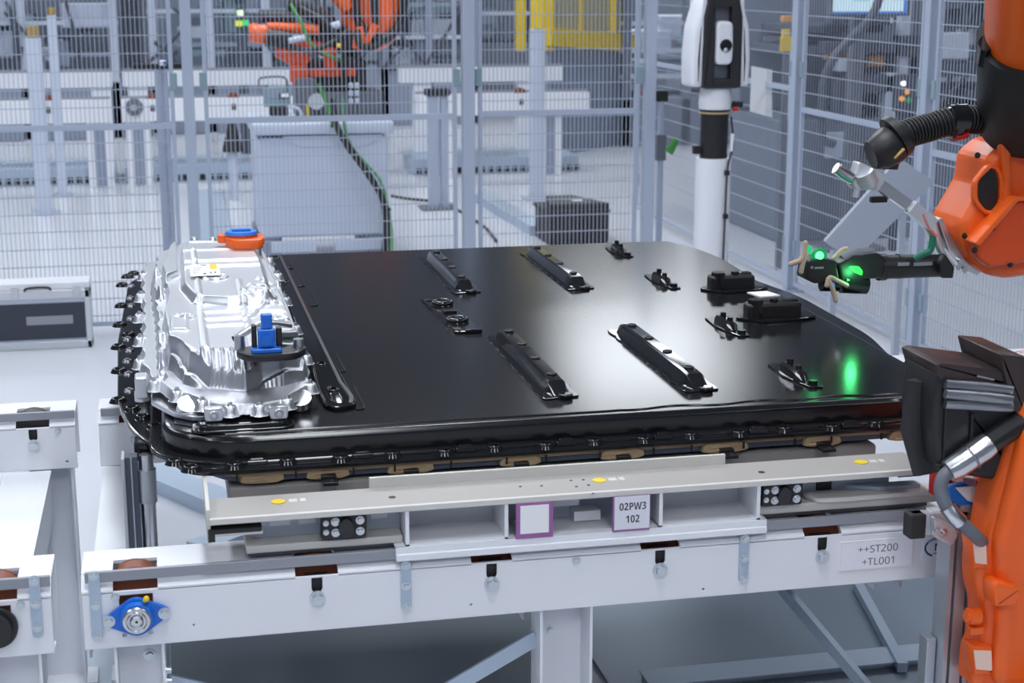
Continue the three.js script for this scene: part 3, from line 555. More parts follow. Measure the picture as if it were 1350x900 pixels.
  // coolant connector: black plate, blue valve
  {
    const c = F(356, 467, 1.185);
    const b = part('black_plate', exH(roundPoly([[c.x - .085, c.z - .02], [c.x - .05, c.z + .05], [c.x + .06, c.z + .045], [c.x + .095, c.z - .03], [c.x + .03, c.z - .06], [c.x - .04, c.z - .06]], .03), 1.178, 1.196, .005), M.blackPlastic, t, 'black bow-shaped cover plate');
    const q = F(352, 462, 1.197);
    part('blue_connector', [box(q.x - .036, q.x + .034, 1.194, 1.206, q.z - .02, q.z + .022, .004), box(q.x - .02, q.x + .02, 1.205, 1.25, q.z - .014, q.z + .012, .005), box(q.x - .012, q.x + .014, 1.25, 1.285, q.z - .012, q.z + .010, .004), cyl(V(q.x, 1.225, q.z), V(q.x, 1.225, q.z + .022), .012, .012, 16)], M.blue, b, 'blue valve connector');
    parts('connector_guard', [box(q.x - .034, q.x - .022, 1.196, 1.258, q.z - .022, q.z + .0, .004), box(q.x + .022, q.x + .036, 1.196, 1.25, q.z - .022, q.z + .0, .004)], M.blackPlastic, b);
    parts('hose_stub', [cyl(V(q.x + .07, 1.20, q.z - .12), V(q.x + .03, 1.215, q.z - .06), .016, .014, 18), cyl(V(q.x - .06, 1.19, q.z - .05), V(q.x - .06, 1.225, q.z - .05), .014, .012, 18), cyl(V(q.x + .075, 1.185, q.z - .03), V(q.x + .075, 1.215, q.z - .03), .014, .012, 18), tube([V(q.x - .07, 1.2, q.z - .12), V(q.x, 1.225, q.z - .16), V(q.x + .07, 1.21, q.z - .2)], .009, 24, 10)], M.steel, t);
  }
}

// ------------------------------------------------------------------ robot with camera tool over the pack
const poly = (z, list) => list.map(([px, py]) => { const p = P(px, py, z); return [p.x, p.y]; });
{
  const Z = -4.25, t = thing('industrial_robot', 'orange robot wrist with black upper arm reaching down above the pack at the right', 'robot', [2.42, 1.5, Z]);
  const c0 = P(1357, 158, Z), ax = c0.clone().sub(P(1364, 28, Z + .25)).normalize();
  const at = (d, dx = 0) => c0.clone().addScaledVector(ax, d).add(V(dx, 0, 0));
  part('arm_cover', limb([[at(-.36), .150, .150], [at(-.33), .153, .153], [at(-.2), .150, .150], [at(-.02), .150, .150], [at(0), .146, .146]], 48), M.blackMatt, t, 'black cylindrical arm cover');
  part('upper_arm', limb([[at(-.85), .13], [at(-.40), .132], [at(-.355), .130]], 48), M.orange, t, 'orange upper arm');
  part('cover_clamp', limb([[at(-.33, -.145), .02, .03], [at(-.26, -.150), .02, .03]], 14), M.gloss, t);
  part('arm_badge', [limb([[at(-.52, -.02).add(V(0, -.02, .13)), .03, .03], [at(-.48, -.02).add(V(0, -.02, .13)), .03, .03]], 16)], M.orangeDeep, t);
  const w = poly(Z - .1, [[1292, 183], [1270, 202], [1266, 235], [1250, 262], [1237, 285], [1238, 312], [1252, 338], [1272, 352], [1296, 357], [1330, 352], [1420, 335], [1425, 190], [1350, 170]]);
  part('wrist', ext(roundPoly(w, .018), Z - .16, Z + .05, .028, [], 5), M.orange, t, 'orange forked wrist');
  part('wrist_neck', limb([[at(-.05), .135, .13], [at(.06), .12, .115], [at(.14), .09, .085]], 32), M.orange, t);
  part('fork_window', ext(roundPoly(poly(Z + .055, [[1300, 222], [1288, 240], [1288, 262], [1298, 276], [1310, 278], [1316, 262], [1316, 236], [1310, 222]]), .015), Z + .046, Z + .056, .003), M.blackPlastic, t);
  const fr = poly(Z + .055, [[1300, 217], [1282, 240], [1282, 266], [1298, 284], [1316, 282], [1324, 262], [1323, 232], [1313, 216]]), fi = poly(Z + .055, [[1301, 222], [1288, 240], [1288, 263], [1299, 277], [1312, 277], [1317, 262], [1317, 236], [1311, 222]]);
  part('window_rim', ext(roundPoly(fr, .015), Z + .04, Z + .064, .006, [roundPoly(fi, .012)], 3), M.orange, t);
  part('wrist_web', ext(roundPoly(poly(Z + .06, [[1316, 185], [1330, 185], [1332, 262], [1318, 275], [1322, 240]]), .01), Z + .04, Z + .075, .010, [], 3), M.orange, t);
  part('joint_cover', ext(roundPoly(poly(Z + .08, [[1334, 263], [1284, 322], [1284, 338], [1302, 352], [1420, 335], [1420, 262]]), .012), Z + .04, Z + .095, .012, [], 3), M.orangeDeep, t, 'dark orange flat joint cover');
  part('joint_lip', ext(roundPoly(poly(Z + .08, [[1330, 258], [1278, 318], [1284, 324], [1336, 264], [1420, 262], [1420, 256]]), .004), Z + .045, Z + .112, .008, [], 2), M.orange, t);
  for (const [px, py, z] of [[1337, 267, .10], [1310, 301, .10], [1286, 330, .10], [1333, 349, .096], [1273, 311, .05], [1290, 205, .05]]) piece('cover_screw', boltGeo(.006, 'z'), M.blackMatt, t, P(px, py, Z + z).toArray().map((v, i) => i === 2 ? Z + z - .006 : v));
  // silver tool flange
  part('tool_flange', [ext(roundPoly(poly(Z - .05, [[1226, 286], [1232, 284], [1256, 326], [1284, 352], [1278, 361], [1258, 352], [1240, 326]]), .004), Z - .13, Z + .0, .004), ...[[1264, 352], [1272, 356], [1268, 345]].map(([px, py]) => cyl(P(px, py, Z), P(px, py, Z + .02), .009, .009, 12))], M.steel, t);
  // dress pack: corrugated hose and holder
  const hp = [P(1296, 158, Z - .02), P(1262, 158, Z), P(1225, 168, Z), P(1192, 178, Z + .01), P(1170, 192, Z + .02)], hc = new THREE.CatmullRomCurve3(hp);
  const rings = []; for (let i = 0; i <= 30; i++) { const q = hc.getPoint(i / 30), tg = hc.getTangent(i / 30); rings.push(new THREE.TorusGeometry(.038, .0048, 6, 24).applyQuaternion(new THREE.Quaternion().setFromUnitVectors(V(0, 0, 1), tg)).translate(q.x, q.y, q.z)); }
  const hs = part('corrugated_hose', [new THREE.TubeGeometry(hc, 60, .037, 16), ...rings], M.blackPlastic, t, 'black corrugated hose');
  part('hose_clamp', [new THREE.SphereGeometry(.042, 20, 14).scale(1, 1.25, 1).translate(...P(1260, 160, Z).toArray()), limb([[P(1252, 158, Z), .045, .045], [P(1272, 156, Z), .045, .045]], 20)], M.gloss, hs);
  part('clamp_foot', limb([[P(1255, 180, Z), .03, .014], [P(1272, 176, Z), .03, .014]], 12), M.red, hs);
  part('hose_end', [limb([[P(1192, 182, Z + .01), .045, .05], [P(1176, 190, Z + .02), .052, .06], [P(1160, 200, Z + .02), .05, .055], [P(1148, 205, Z + .02), .036, .042]], 22), limb([[P(1186, 176, Z + .02), .058, .064], [P(1178, 182, Z + .02), .06, .066]], 24), limb([[P(1170, 207, Z + .01), .04, .03], [P(1168, 222, Z + .01), .036, .026]], 14)], M.blackPlastic, hs);
  part('hose_strap', limb([[P(1187, 195, Z + .05), .03, .008], [P(1176, 208, Z + .05), .02, .007]], 12), M.brass, hs);
  // aluminium tool rod
  const rod = part('tool_rod', [bar(P(1150, 237, Z + .03), P(1226, 291, Z + .02), .028, .032), bar(P(1103, 222, Z + .04), P(1124, 236, Z + .035), .03, .03), limb([[P(1102, 221, Z + .04), .016], [P(1122, 234, Z + .04), .016]], 18)], M.steel, t, 'bright aluminium tool rod');
  part('rod_block', [ext(roundPoly(poly(Z + .04, [[1132, 213], [1166, 228], [1164, 240], [1156, 252], [1142, 250], [1128, 250], [1122, 243]]), .006), Z + .0, Z + .05, .004), limb([[P(1140, 228, Z + .06), .026, .026], [P(1148, 244, Z + .06), .026, .026]], 18), limb([[P(1130, 250, Z + .05), .009], [P(1128, 260, Z + .05), .009]], 12)], M.aluLight, rod);
  part('green_wire', tube([P(1104, 228, Z + .058), P(1116, 237, Z + .058), P(1124, 240, Z + .058)], .004, 16, 6), std(.02, .35, .22, .5), rod);
  part('rod_end', [bar(P(1200, 272, Z + .03), P(1228, 296, Z + .03), .038, .04), limb([[P(1226, 296, Z + .03), .02, .02], [P(1240, 330, Z + .02), .01, .012], [P(1256, 352, Z + .02), .008, .01]], 12)], M.aluLight, rod);
  part('rod_clip', [box(...(() => { const p = P(1158, 262, Z); return [p.x - .02, p.x + .03, p.y - .012, p.y + .006, Z - .02, Z + .0]; })(), .003)], M.blackPlastic, rod);
  part('red_wire', tube([P(1216, 282, Z + .045), P(1224, 300, Z + .045), P(1234, 312, Z + .04)], .006, 16, 6), std(.65, .22, .20, .5), rod);
}
{
  const Z = -4.25, t = thing('camera_sensor', 'black camera sensor tool with glowing green lamps and tan cords hanging over the pack corner', 'sensor', [1.95, 1.15, Z]);
  part('barrel', [cyl(P(1160, 352, Z), P(1238, 350, Z), .036, .034, 30), cyl(P(1158, 352, Z), P(1166, 352, Z), .04, .04, 30), cyl(P(1182, 351, Z), P(1186, 351, Z), .037, .037, 30)], M.blackPlastic, t);
  part('barrel_marks', [[1184, 1199], [1205, 1229]].map(([a, b]) => { const p = P(a, 348, Z + .036), q = P(b, 348, Z + .036); return box(p.x, q.x, p.y - .006, p.y + .004, Z + .0335, Z + .0362); }), M.rail, t);
  part('body', [ext(roundPoly(poly(Z + .02, [[1062, 342], [1076, 338], [1098, 342], [1102, 366], [1070, 372], [1058, 366]]), .006), Z - .03, Z + .045, .005), ext(roundPoly(poly(Z, [[1098, 345], [1118, 334], [1150, 330], [1164, 340], [1164, 364], [1130, 366], [1104, 372]]), .01), Z - .035, Z + .035, .008)], M.blackPlastic, t);
  part('body_top', limb([[P(1108, 342, Z), .03, .016], [P(1130, 335, Z), .034, .018], [P(1150, 333, Z), .026, .015]], 18), M.greyDark, t);
  part('lens', [cyl(P(1110, 372, Z + .01), P(1142, 376, Z + .01), .032, .027, 26), cyl(P(1082, 375, Z + .01), P(1104, 374, Z + .01), .02, .022, 22)], M.gloss, t);
  part('lens_light', new THREE.SphereGeometry(.009, 12, 10).translate(...P(1097, 376, Z + .035).toArray()), glow(.05, .25, 1, .8), t);
  const led = part('indicator_lamp', [new THREE.SphereGeometry(.0135, 16, 12).translate(...P(1080, 337, Z + .035).toArray())], glow(.15, 1, .35, 2), t, 'bright green indicator lamp');
  part('lamp_ring', new THREE.TorusGeometry(.018, .006, 10, 24).translate(...P(1080, 337, Z + .032).toArray()), glow(.0, .45, .12, .7), led);
  part('lamp_window', ext(roundPoly(poly(Z + .034, [[1118, 352], [1122, 350], [1132, 351], [1137, 357], [1136, 363], [1126, 359]]), .004), Z + .03, Z + .038, .002), glow(.02, .9, .06, 3), t, 'glowing green lamp window');
  part('side_lamp', limb([[P(1068, 324, Z + .03), .006, .012], [P(1066, 334, Z + .03), .007, .012]], 12), glow(.02, .65, .25, .9), t);
  part('brand_mark', [[1069, 1072, 351, 3], [1074, 1086, 352, 2]].map(([a, b, y, h]) => { const p = P(a, y, Z + .046), q = P(b, y + h, Z + .046); return box(p.x, q.x, q.y, p.y, Z + .0445, Z + .0458); }), M.rail, t);
  for (const l of [[[1062, 320], [1061, 330], [1056, 342], [1042, 348]], [[1062, 334], [1058, 348], [1056, 358]], [[1100, 340], [1110, 330], [1116, 328]], [[1092, 368], [1098, 382], [1102, 396]], [[1090, 376], [1094, 366], [1104, 370], [1116, 376]]]) part('tan_cord', capTube(l.map(([x, y]) => P(x, y, Z + .05)), .0075, 20, 10), M.tanCord, t);
  part('tail_bracket', [ext(roundPoly(poly(Z, [[1226, 342], [1234, 330], [1246, 348], [1244, 362], [1230, 362]]), .005), Z + .034, Z + .06, .004)], M.blackPlastic, t);
  part('green_cable', tube([P(1206, 341, Z + .055), P(1216, 335, Z + .065), P(1226, 330, Z + .068), P(1230, 312, Z + .07)], .010, 24, 10), std(.01, .16, .10, .5), t);
  for (const [px, py, dz, k] of [[1080, 334, .06, .003], [1128, 362, .06, .02]]) { const l = new THREE.PointLight(new THREE.Color(.1, 1, .3), k, 0, 2); l.position.copy(P(px, py, Z + dz)); l.shadow.radius = .7; l.castShadow = true; scene.add(l); }
}
// ------------------------------------------------------------------ robot base arm in the right foreground
{
  const Z = -2.95, t = thing('industrial_robot', 'orange robot arm with black servo motor in the lower right foreground', 'robot', [1.9, 0, Z]);
  const a = poly(Z, [[1360, 490], [1335, 552], [1316, 614], [1302, 655], [1294, 700], [1283, 742], [1284, 772], [1292, 800], [1290, 842], [1282, 858], [1277, 905], [1560, 905], [1560, 490]]);
  part('arm', ext(roundPoly(a, .02), Z - .07, Z + .02, .022, [], 5), M.orange, t, 'orange cast arm');
  part('arm_edge', ext(roundPoly(poly(Z + .04, [[1352, 560], [1326, 660], [1312, 720], [1318, 790], [1310, 905], [1560, 905], [1560, 560]]), .03), Z - .02, Z + .05, .024, [], 4), M.orange, t);
  for (const [x0, x1, y0, y1] of [[1281, 1302, 708, 750], [1282, 1309, 852, 890]]) {
    const e = part('arm_lug', ext(roundPoly(poly(Z + .03, [[x0, y0], [x1, y0], [x1 + 2, y1], [x0 + 3, y1]]), .004), Z - .02, Z + .03, .006), M.orange, t);
    part('white_marker', ext(poly(Z + .032, [[x0 + 2, y0 + 5], [x1 - 2, y0 + 6], [x1 - 1, y1 - 6], [x0 + 5, y1 - 8]]), Z + .03, Z + .032), std(.85, .62, .52, .6), e, 'pale square marker');
  }
  part('stop_block', [ext(roundPoly(poly(Z + .06, [[1306, 770], [1312, 764], [1341, 772], [1337, 794], [1308, 797]]), .004), Z + .02, Z + .075, .006)], M.orange, t);
  part('pin_stub', [cyl(P(1290, 812, Z + .02), P(1276, 812, Z + .02), .019, .019, 20), cyl(P(1277, 812, Z + .02), P(1273, 812, Z + .02), .014, .013, 18), box(...(() => { const p = P(1284, 832, Z + .02); return [p.x - .012, p.x + .02, p.y - .006, p.y + .012, Z, Z + .03]; })(), .004)], M.orange, t);
  // servo motor
  const m = part('servo_motor', [ext(roundPoly(poly(Z, [[1238, 492], [1232, 530], [1231, 570], [1236, 610], [1240, 622], [1262, 626], [1352, 640], [1352, 510], [1246, 500]]), .01), Z - .16, Z - .0, .012, [], 3)], M.blackPlastic, t, 'black servo motor with ribbed housing');
  part('motor_top', [ext(roundPoly(poly(Z, [[1235, 481], [1242, 478], [1323, 488], [1332, 508], [1246, 505], [1240, 500]]), .004), Z - .17, Z - .0, .005, [], 2)], std(.035, .022, .022, .4), m);
  for (const [y0, y1, k] of [[504, 513, .0], [517, 526, .012], [530, 536, .004]]) part('motor_rib', limb([[P(1246, y0 + 2, Z + .006 + k), .008, .010], [P(1300, (y0 + y1) / 2 + 2, Z + .006 + k), .009, .012], [P(1334, y1 + 1, Z + .006 + k), .008, .010]], 14, 3), M.steelDark, m);
  part('motor_head', ext(roundPoly(poly(Z + .02, [[1321, 468], [1356, 471], [1356, 545], [1334, 545], [1330, 505]]), .006), Z - .18, Z + .01, .006), std(.035, .022, .022, .4), m);
  part('motor_label', ext(poly(Z - .002, [[1288, 494], [1310, 499], [1309, 501], [1287, 496]]), Z - .03, Z + .002), M.rail, m);
  part('motor_edge', [limb([[P(1247, 540, Z + .004), .0025], [P(1244, 610, Z + .004), .0025]], 8), limb([[P(1282, 545, Z + .004), .004], [P(1280, 596, Z + .004), .004]], 8)], M.blackMatt, m);
  part('motor_cap', [cyl(P(1286, 480, Z - .1), P(1286, 474, Z - .1), .008, .008, 14), cyl(P(1238, 616, Z), P(1238, 612, Z), .008, .008, 14)], M.rubber, m);
  part('motor_shell', limb([[P(1234, 500, Z - .08), .07, .02], [P(1229, 560, Z - .08), .075, .02], [P(1237, 618, Z - .08), .06, .015]], 18), M.blackPlastic, m);
  // connector and cable
  const c = part('connector', limb([[P(1250, 621, Z + .03), .024], [P(1262, 614, Z + .03), .027], [P(1296, 590, Z + .03), .028], [P(1304, 584, Z + .03), .026]], 26), M.steel, t, 'silver cable connector');
  part('connector_ring', [new THREE.TorusGeometry(.0275, .003, 8, 26).applyQuaternion(new THREE.Quaternion().setFromUnitVectors(V(0, 0, 1), P(1296, 590, Z).sub(P(1262, 614, Z)).normalize())).translate(...P(1280, 602, Z + .03).toArray())], M.steelDark, c);
  part('connector_socket', limb([[P(1300, 587, Z + .03), .024], [P(1330, 566, Z + .01), .026], [P(1340, 560, Z), .03]], 22), M.blackPlastic, c);
  part('cable', tube([P(1256, 618, Z + .03), P(1244, 628, Z + .035), P(1240, 646, Z + .04), P(1246, 664, Z + .05), P(1262, 684, Z + .06), P(1284, 704, Z + .06), P(1300, 720, Z - .05)], .0145, 60, 14), M.greyDark, t, 'dark grey cable');
  part('cable_sleeve', tube([P(1249, 668, Z + .052), P(1258, 680, Z + .06), P(1266, 688, Z + .062)], .018, 16, 14), M.steel, t);
  part('base_column', box(1.8, 2.2, 0, .55, -3.1, -2.80, .03), M.orangeDeep, t);
}
{
  const t = thing('aluminium_post', 'grooved aluminium profile post with a black capped bracket beside the type plate', 'post', [1.66, 0, -3.06]);
  const p = P(1267, 760, -3.03), x = p.x;
  const prof = []; const hw = .031, hd = .03;
  for (const [sx, sz, n] of [[0, 1, 0]]) void n;
  const po = [[x - hw, -3.03], [x - hw, -3.09], [x + hw, -3.09], [x + hw, -3.03], [x + .020, -3.03], [x + .020, -3.039], [x + .013, -3.039], [x + .013, -3.03], [x - .013, -3.03], [x - .013, -3.039], [x - .020, -3.039], [x - .020, -3.03]];
  part('profile', exH(po, 0, .905), M.alu, t);
  part('profile_slot', [box(x - .0195, x - .0135, 0, .905, -3.04, -3.0385), box(x + .0135, x + .0195, 0, .905, -3.04, -3.0385)], M.blackMatt, t);
  part('side_profile', [box(x - .056, x - .033, 0, .58, -3.10, -3.06, .003)], M.alu, t);
  const q = P(1205, 690, -3.03);
  part('bracket', [box(q.x - .005, x + .01, q.y - .032, q.y + .022, -3.055, -3.03, .004), ext(roundPoly(poly(-3.02, [[1229, 680], [1256, 690], [1262, 704], [1254, 718], [1240, 712], [1229, 706]]), .006), -3.03, -3.012, .004)], M.aluLight, t);
  part('bracket_cap', box(q.x - .012, q.x + .026, q.y - .034, q.y + .022, -3.06, -3.022, .004), M.rubber, t);
  for (const [px, py] of [[1234, 699], [1243, 702]]) piece('bracket_screw', boltGeo(.007, 'z'), M.steel, t, P(px, py, -3.012).toArray());
  part('white_tape', box(q.x + .04, q.x + .08, q.y + .022, q.y + .026, -3.055, -3.03), M.paper, t);
}
single('blue_sheet', 'bright blue sheet lying on top of the aluminium post', 'sheet', [ext(roundPoly(poly(-3.04, [[1250, 642], [1272, 637], [1312, 656], [1302, 688], [1252, 660]]), .004), -3.06, -3.035, .003)], M.blueSheet);
single('paper_label', 'white paper lying on the bright blue sheet', 'paper', [ext(poly(-3.03, [[1260, 643], [1284, 641], [1304, 656], [1300, 667], [1276, 660]]), -3.034, -3.031)], M.paper);
{
  const t = thing('valve_block', 'red valve block behind the aluminium post and under the black servo motor', 'valve', [1.66, .9, -3.1]);
  part('body', [ext(poly(-3.1, [[1236, 618], [1256, 634], [1270, 640], [1268, 662], [1234, 655]]), -3.14, -3.096, .004), ext(poly(-3.1, [[1284, 632], [1330, 640], [1326, 668], [1284, 660]]), -3.14, -3.096, .004)], M.red, t);
  part('bridge', ext(poly(-3.1, [[1268, 628], [1286, 630], [1286, 664], [1268, 660]]), -3.15, -3.094, .004), M.whiteWarm, t);
  for (const [px, py] of [[1296, 645], [1300, 655]]) piece('screw', boltGeo(.006, 'z'), M.steel, t, P(px, py, -3.097).toArray());
  part('foot', box(1.70, 1.74, 0, .93, -3.15, -3.135), M.greyDark, t);
}
{
  const t = thing('lifting_column', 'dark slotted column with a chromed rod under the front left pack corner', 'column', [-.09, 0, -3.62]);
  parts('profile', [box(-.134, -.126, 0, .965, -3.65, -3.585, .002), box(-.1135, -.110, 0, .965, -3.592, -3.588, .001)], M.alu, t);
  part('dark_slot', box(-.126, -.098, 0, .965, -3.63, -3.592), M.machineDark, t);
  part('rod', cyl(V(-.078, 0, -3.61), V(-.078, .965, -3.61), .017, .017, 28), M.steel, t);
  part('rod_sleeve', cyl(V(-.078, .85, -3.61), V(-.078, .93, -3.61), .021, .021, 28), M.alu, t);
}

// ------------------------------------------------------------------ safety fence
function fencePanel(label, group, a, b, y0, y1, ym, dx = .025, dy = .1, wr = .0038) {   // between floor points a and b
  const t = thing('mesh_fence', label, 'fence', [(a.x + b.x) / 2, 0, (a.z + b.z) / 2], group);
  const L = a.distanceTo(b), d = b.clone().sub(a).normalize(), q = (s, y) => a.clone().addScaledVector(d, s).setY(y);
  for (const s of [0.012, L - .012]) part('frame_bar', bar(q(s, y0), q(s, y1), .024, .024), M.fence, t);
  for (const y of [y0 + .012, y1 - .012]) part('frame_bar', bar(q(.024, y), q(L - .024, y), .024, .024), M.fence, t);
  if (ym) part('mid_rail', bar(q(.024, ym), q(L - .024, ym), .02, .034), M.fence, t);
  const w = [];
  for (let s = .03 + dx / 2; s < L - .03; s += dx) w.push(bar(q(s, y0 + .02), q(s, y1 - .02), wr, wr));
  for (let y = y0 + .06; y < y1; y += dy) w.push(bar(q(.02, y), q(L - .02, y), .005, .005));
  const m = part('wire_mesh', w, M.wire, t); m.userData.kind = 'stuff';
  for (const y of [y0 + .25, y1 - .75]) for (const s of [.0, L]) part('panel_clip', box(q(s, y).x - .02, q(s, y).x + .02, y - .05, y + .05, q(s, y).z - .02, q(s, y).z + .02, .004), M.teal, t);
}
function fencePost(label, x, z, w, h) {
  const t = thing('fence_post', label, 'post', [x, 0, z]);
  part('shaft', box(x - w / 2, x + w / 2, 0, h, z - w / 2, z + w / 2, .004), M.fence, t);
  part('foot_plate', box(x - w, x + w, 0, .01, z - w, z + w), M.fence, t);
  for (const s of [-1, 1]) piece('anchor_bolt', boltGeo(.01, 'y'), M.zinc, t, [x + s * w * .75, .01, z + w * .75]);
  part('cap', box(x - w / 2, x + w / 2, h, h + .008, z - w / 2, z + w / 2, .003), M.blackPlastic, t);
}
const ZL = -9.3, XR = 4.0;
fencePost('grey fence post rising behind the left end of the drive unit', .145, ZL + .02, .062, 2.3);
fencePost('grey fence post behind the middle of the pack, right of the robot pedestal', 1.765, ZL + .02, .072, 2.3);
fencePost('grey fence post just left of the white and black laser tracker', 2.885, ZL + .02, .066, 2.3);
fencePanel('wire mesh fence panel left of the drive unit, above the flight case', null, V(-2.1, 0, ZL), V(.065, 0, ZL), .05, 2.2, 1.2);
fencePanel('wire mesh fence panel in front of the robot pedestal', null, V(.23, 0, ZL), V(1.70, 0, ZL), .05, 2.2, 1.225);
fencePanel('wire mesh fence panel in front of the black crate', null, V(1.83, 0, ZL), V(2.82, 0, ZL), .05, 2.2, 1.235);
fencePost('grey fence post between laser tracker and monitor screen', XR, -9.66, .07, 2.3);
fencePost('grey fence post behind the corrugated hose, right of the monitor screen', XR, -7.86, .066, 2.3);
fencePost('grey fence post low behind the white conveyor end at the right edge', XR, -6.0, .07, 2.3);
fencePanel('wire mesh fence panel behind the laser tracker', null, V(XR, 0, -13.2), V(XR, 0, -9.75), .05, 2.2, 1.32, .04, .13, .0028);
fencePanel('wire mesh fence panel under the monitor screen', null, V(XR, 0, -9.58), V(XR, 0, -7.94), .05, 2.2, 1.20, .04, .12, .0028);
fencePanel('wire mesh fence panel behind the orange wrist at the right edge', null, V(XR, 0, -7.78), V(XR, 0, -6.06), .05, 2.2, 1.12, .034, .12, .003);
{
  const t = thing('light_grid_post', 'slim grey double post with a dark sensor head left of the nearest left fence post', 'post', [-.01, 0, -9.7]);
  part('shaft', [box(-.042, -.012, 0, 1.5, -9.72, -9.69, .003), box(.008, .036, 0, 1.5, -9.72, -9.69, .003)], M.fence, t);
  part('shaft_core', box(-.02, .012, 0, 1.5, -9.74, -9.71), M.machineLight, t);
  part('sensor_bar', box(-.16, .12, 1.50, 1.53, -9.74, -9.68, .004), M.blackPlastic, t);
  part('sensor_head', [box(-.01, .03, 1.52, 1.55, -9.72, -9.66, .005)], M.white, t);
  part('blue_dot', box(.012, .03, 1.525, 1.545, -9.66, -9.655), M.blue, t);
  part('mast', box(-.10, -.07, 1.5, 2.3, -9.74, -9.71), M.greyDark, t);
  part('foot_plate', box(-.08, .07, 0, .012, -9.78, -9.65), M.fence, t);
}
single('panel_brace', 'grey folded steel panel standing slanted in front of the right mesh fence', 'panel', [ext(poly(-6.9, [[1088, 318], [1186, 208], [1232, 240], [1125, 345]]), -6.93, -6.9, .002), bar(P(1100, 330, -6.92), V(P(1100, 330, -6.92).x, 0, -6.92), .03, .03), bar(P(1190, 280, -6.92), V(P(1190, 280, -6.92).x, 0, -6.92), .03, .03)], M.greyPaint);
// ------------------------------------------------------------------ laser tracker
{
  const Z = -9.0, x = 3.205, t = thing('laser_tracker', 'white and black laser tracker standing on a white tube', 'instrument', [x, 0, Z]);
  part('stand_tube', cyl(V(x, 0, Z), V(x, .975, Z), .105, .105, 36), M.white, t);
  part('stand_foot', cyl(V(x, 0, Z), V(x, .02, Z), .2, .2, 32), M.greyPaint, t);
  part('neck', [cyl(V(x, .97, Z), V(x, 1.26, Z), .083, .083, 32), cyl(V(x, 1.24, Z), V(x, 1.27, Z), .09, .09, 32)], M.blackPlastic, t);
  part('neck_ring', new THREE.TorusGeometry(.088, .006, 8, 40).rotateX(Math.PI / 2).translate(x, 1.245, Z), M.tan, t);
  part('collar', limb([[V(x, 1.265, Z), .094], [V(x, 1.30, Z), .098], [V(x, 1.385, Z), .088], [V(x, 1.40, Z), .084]], 36), M.white, t);
  for (const s of [-1, 1]) {
    part('side_shell', ext(roundPoly([[x + s * .178, 1.40], [x + s * .182, 1.56], [x + s * .17, 1.74], [x + s * .135, 1.86], [x + s * .105, 1.92], [x + s * .09, 1.92], [x + s * .105, 1.40]], .02), Z - .13, Z + .10, .035, [], 5), M.white, t, 'white side shell');
    part('inner_cheek', ext(roundPoly([[x + s * .118, 1.395], [x + s * .118, 1.80], [x + s * .095, 1.91], [x + s * .05, 1.91], [x + s * .05, 1.395]], .01), Z - .11, Z + .118, .012, [], 3), M.blackMatt, t);
  }
  part('yoke_base', box(x - .10, x + .10, 1.39, 1.45, Z - .1, Z + .11, .012), M.blackMatt, t);
  part('yoke_top', box(x - .10, x + .10, 1.86, 1.915, Z - .1, Z + .115, .01), M.blackMatt, t);
  part('core', box(x - .055, x + .055, 1.42, 1.90, Z - .09, Z + .06), M.greyDark, t);
  const f = part('optic_head', ext(roundPoly([[x - .045, 1.53], [x + .055, 1.53], [x + .06, 1.62], [x + .055, 1.78], [x - .045, 1.78]], .035), Z, Z + .13, .02, [], 4), M.white, t, 'white optic head');
  part('aperture', [new THREE.TorusGeometry(.032, .006, 10, 28).translate(x + .012, 1.64, Z + .13), cyl(V(x + .012, 1.64, Z + .12), V(x + .012, 1.64, Z + .131), .03, .03, 24), cyl(V(x + .012, 1.617, Z + .12), V(x + .012, 1.617, Z + .136), .02, .018, 20)], M.gloss, f);
  part('aperture_glass', new THREE.SphereGeometry(.016, 16, 12).translate(x + .01, 1.614, Z + .128), M.steel, f);
  part('cable', tube([V(x + .09, 1.22, Z + .04), V(x + .098, 1.05, Z + .07), V(x + .06, .95, Z + .10), V(x + .045, .6, Z + .11), V(x + .04, .2, Z + .11)], .006, 50, 8), M.cable, t);
  part('cable_plug', [cyl(V(x + .094, 1.12, Z + .06), V(x + .08, 1.02, Z + .085), .012, .01, 12)], M.white, t);
  for (const y of [.88, .62]) part('cable_clip', box(x + .035, x + .065, y, y + .03, Z + .095, Z + .118, .004), M.blackPlastic, t);
  parts('side_port', [box(x + .09, x + .17, 1.27, 1.31, Z - .02, Z + .03, .008), box(x - .13, x - .08, 1.0, 1.05, Z - .02, Z + .02, .006)], M.blackPlastic, t);
  part('red_plug', cyl(V(x + .10, 1.265, Z + .04), V(x + .13, 1.265, Z + .04), .014, .014, 14), M.red, t);
}
{
  const t = thing('marker_stand', 'slim grey pole with red and black probe tip left of the laser tracker', 'stand', [3.02, 0, -9.4]);
  part('pole', cyl(V(3.0, 0, -9.4), V(3.0, 1.32, -9.4), .022, .018, 16), M.fence, t);
  part('probe', [cyl(V(2.87, 1.33, -9.4), V(2.96, 1.32, -9.4), .008, .014, 12)], M.red, t);
  part('probe_holder', box(2.95, 3.04, 1.28, 1.35, -9.42, -9.38, .008), M.blackPlastic, t);
  part('collar', [box(2.97, 3.03, .92, 1.08, -9.43, -9.37, .006)], M.greyDark, t);
  part('green_clip', limb([[V(3.04, .97, -9.36), .03, .012], [V(3.09, 1.05, -9.36), .02, .01]], 12), M.green, t);
  part('foot', cyl(V(3.0, 0, -9.4), V(3.0, .015, -9.4), .045, .045, 24), M.fence, t);
}
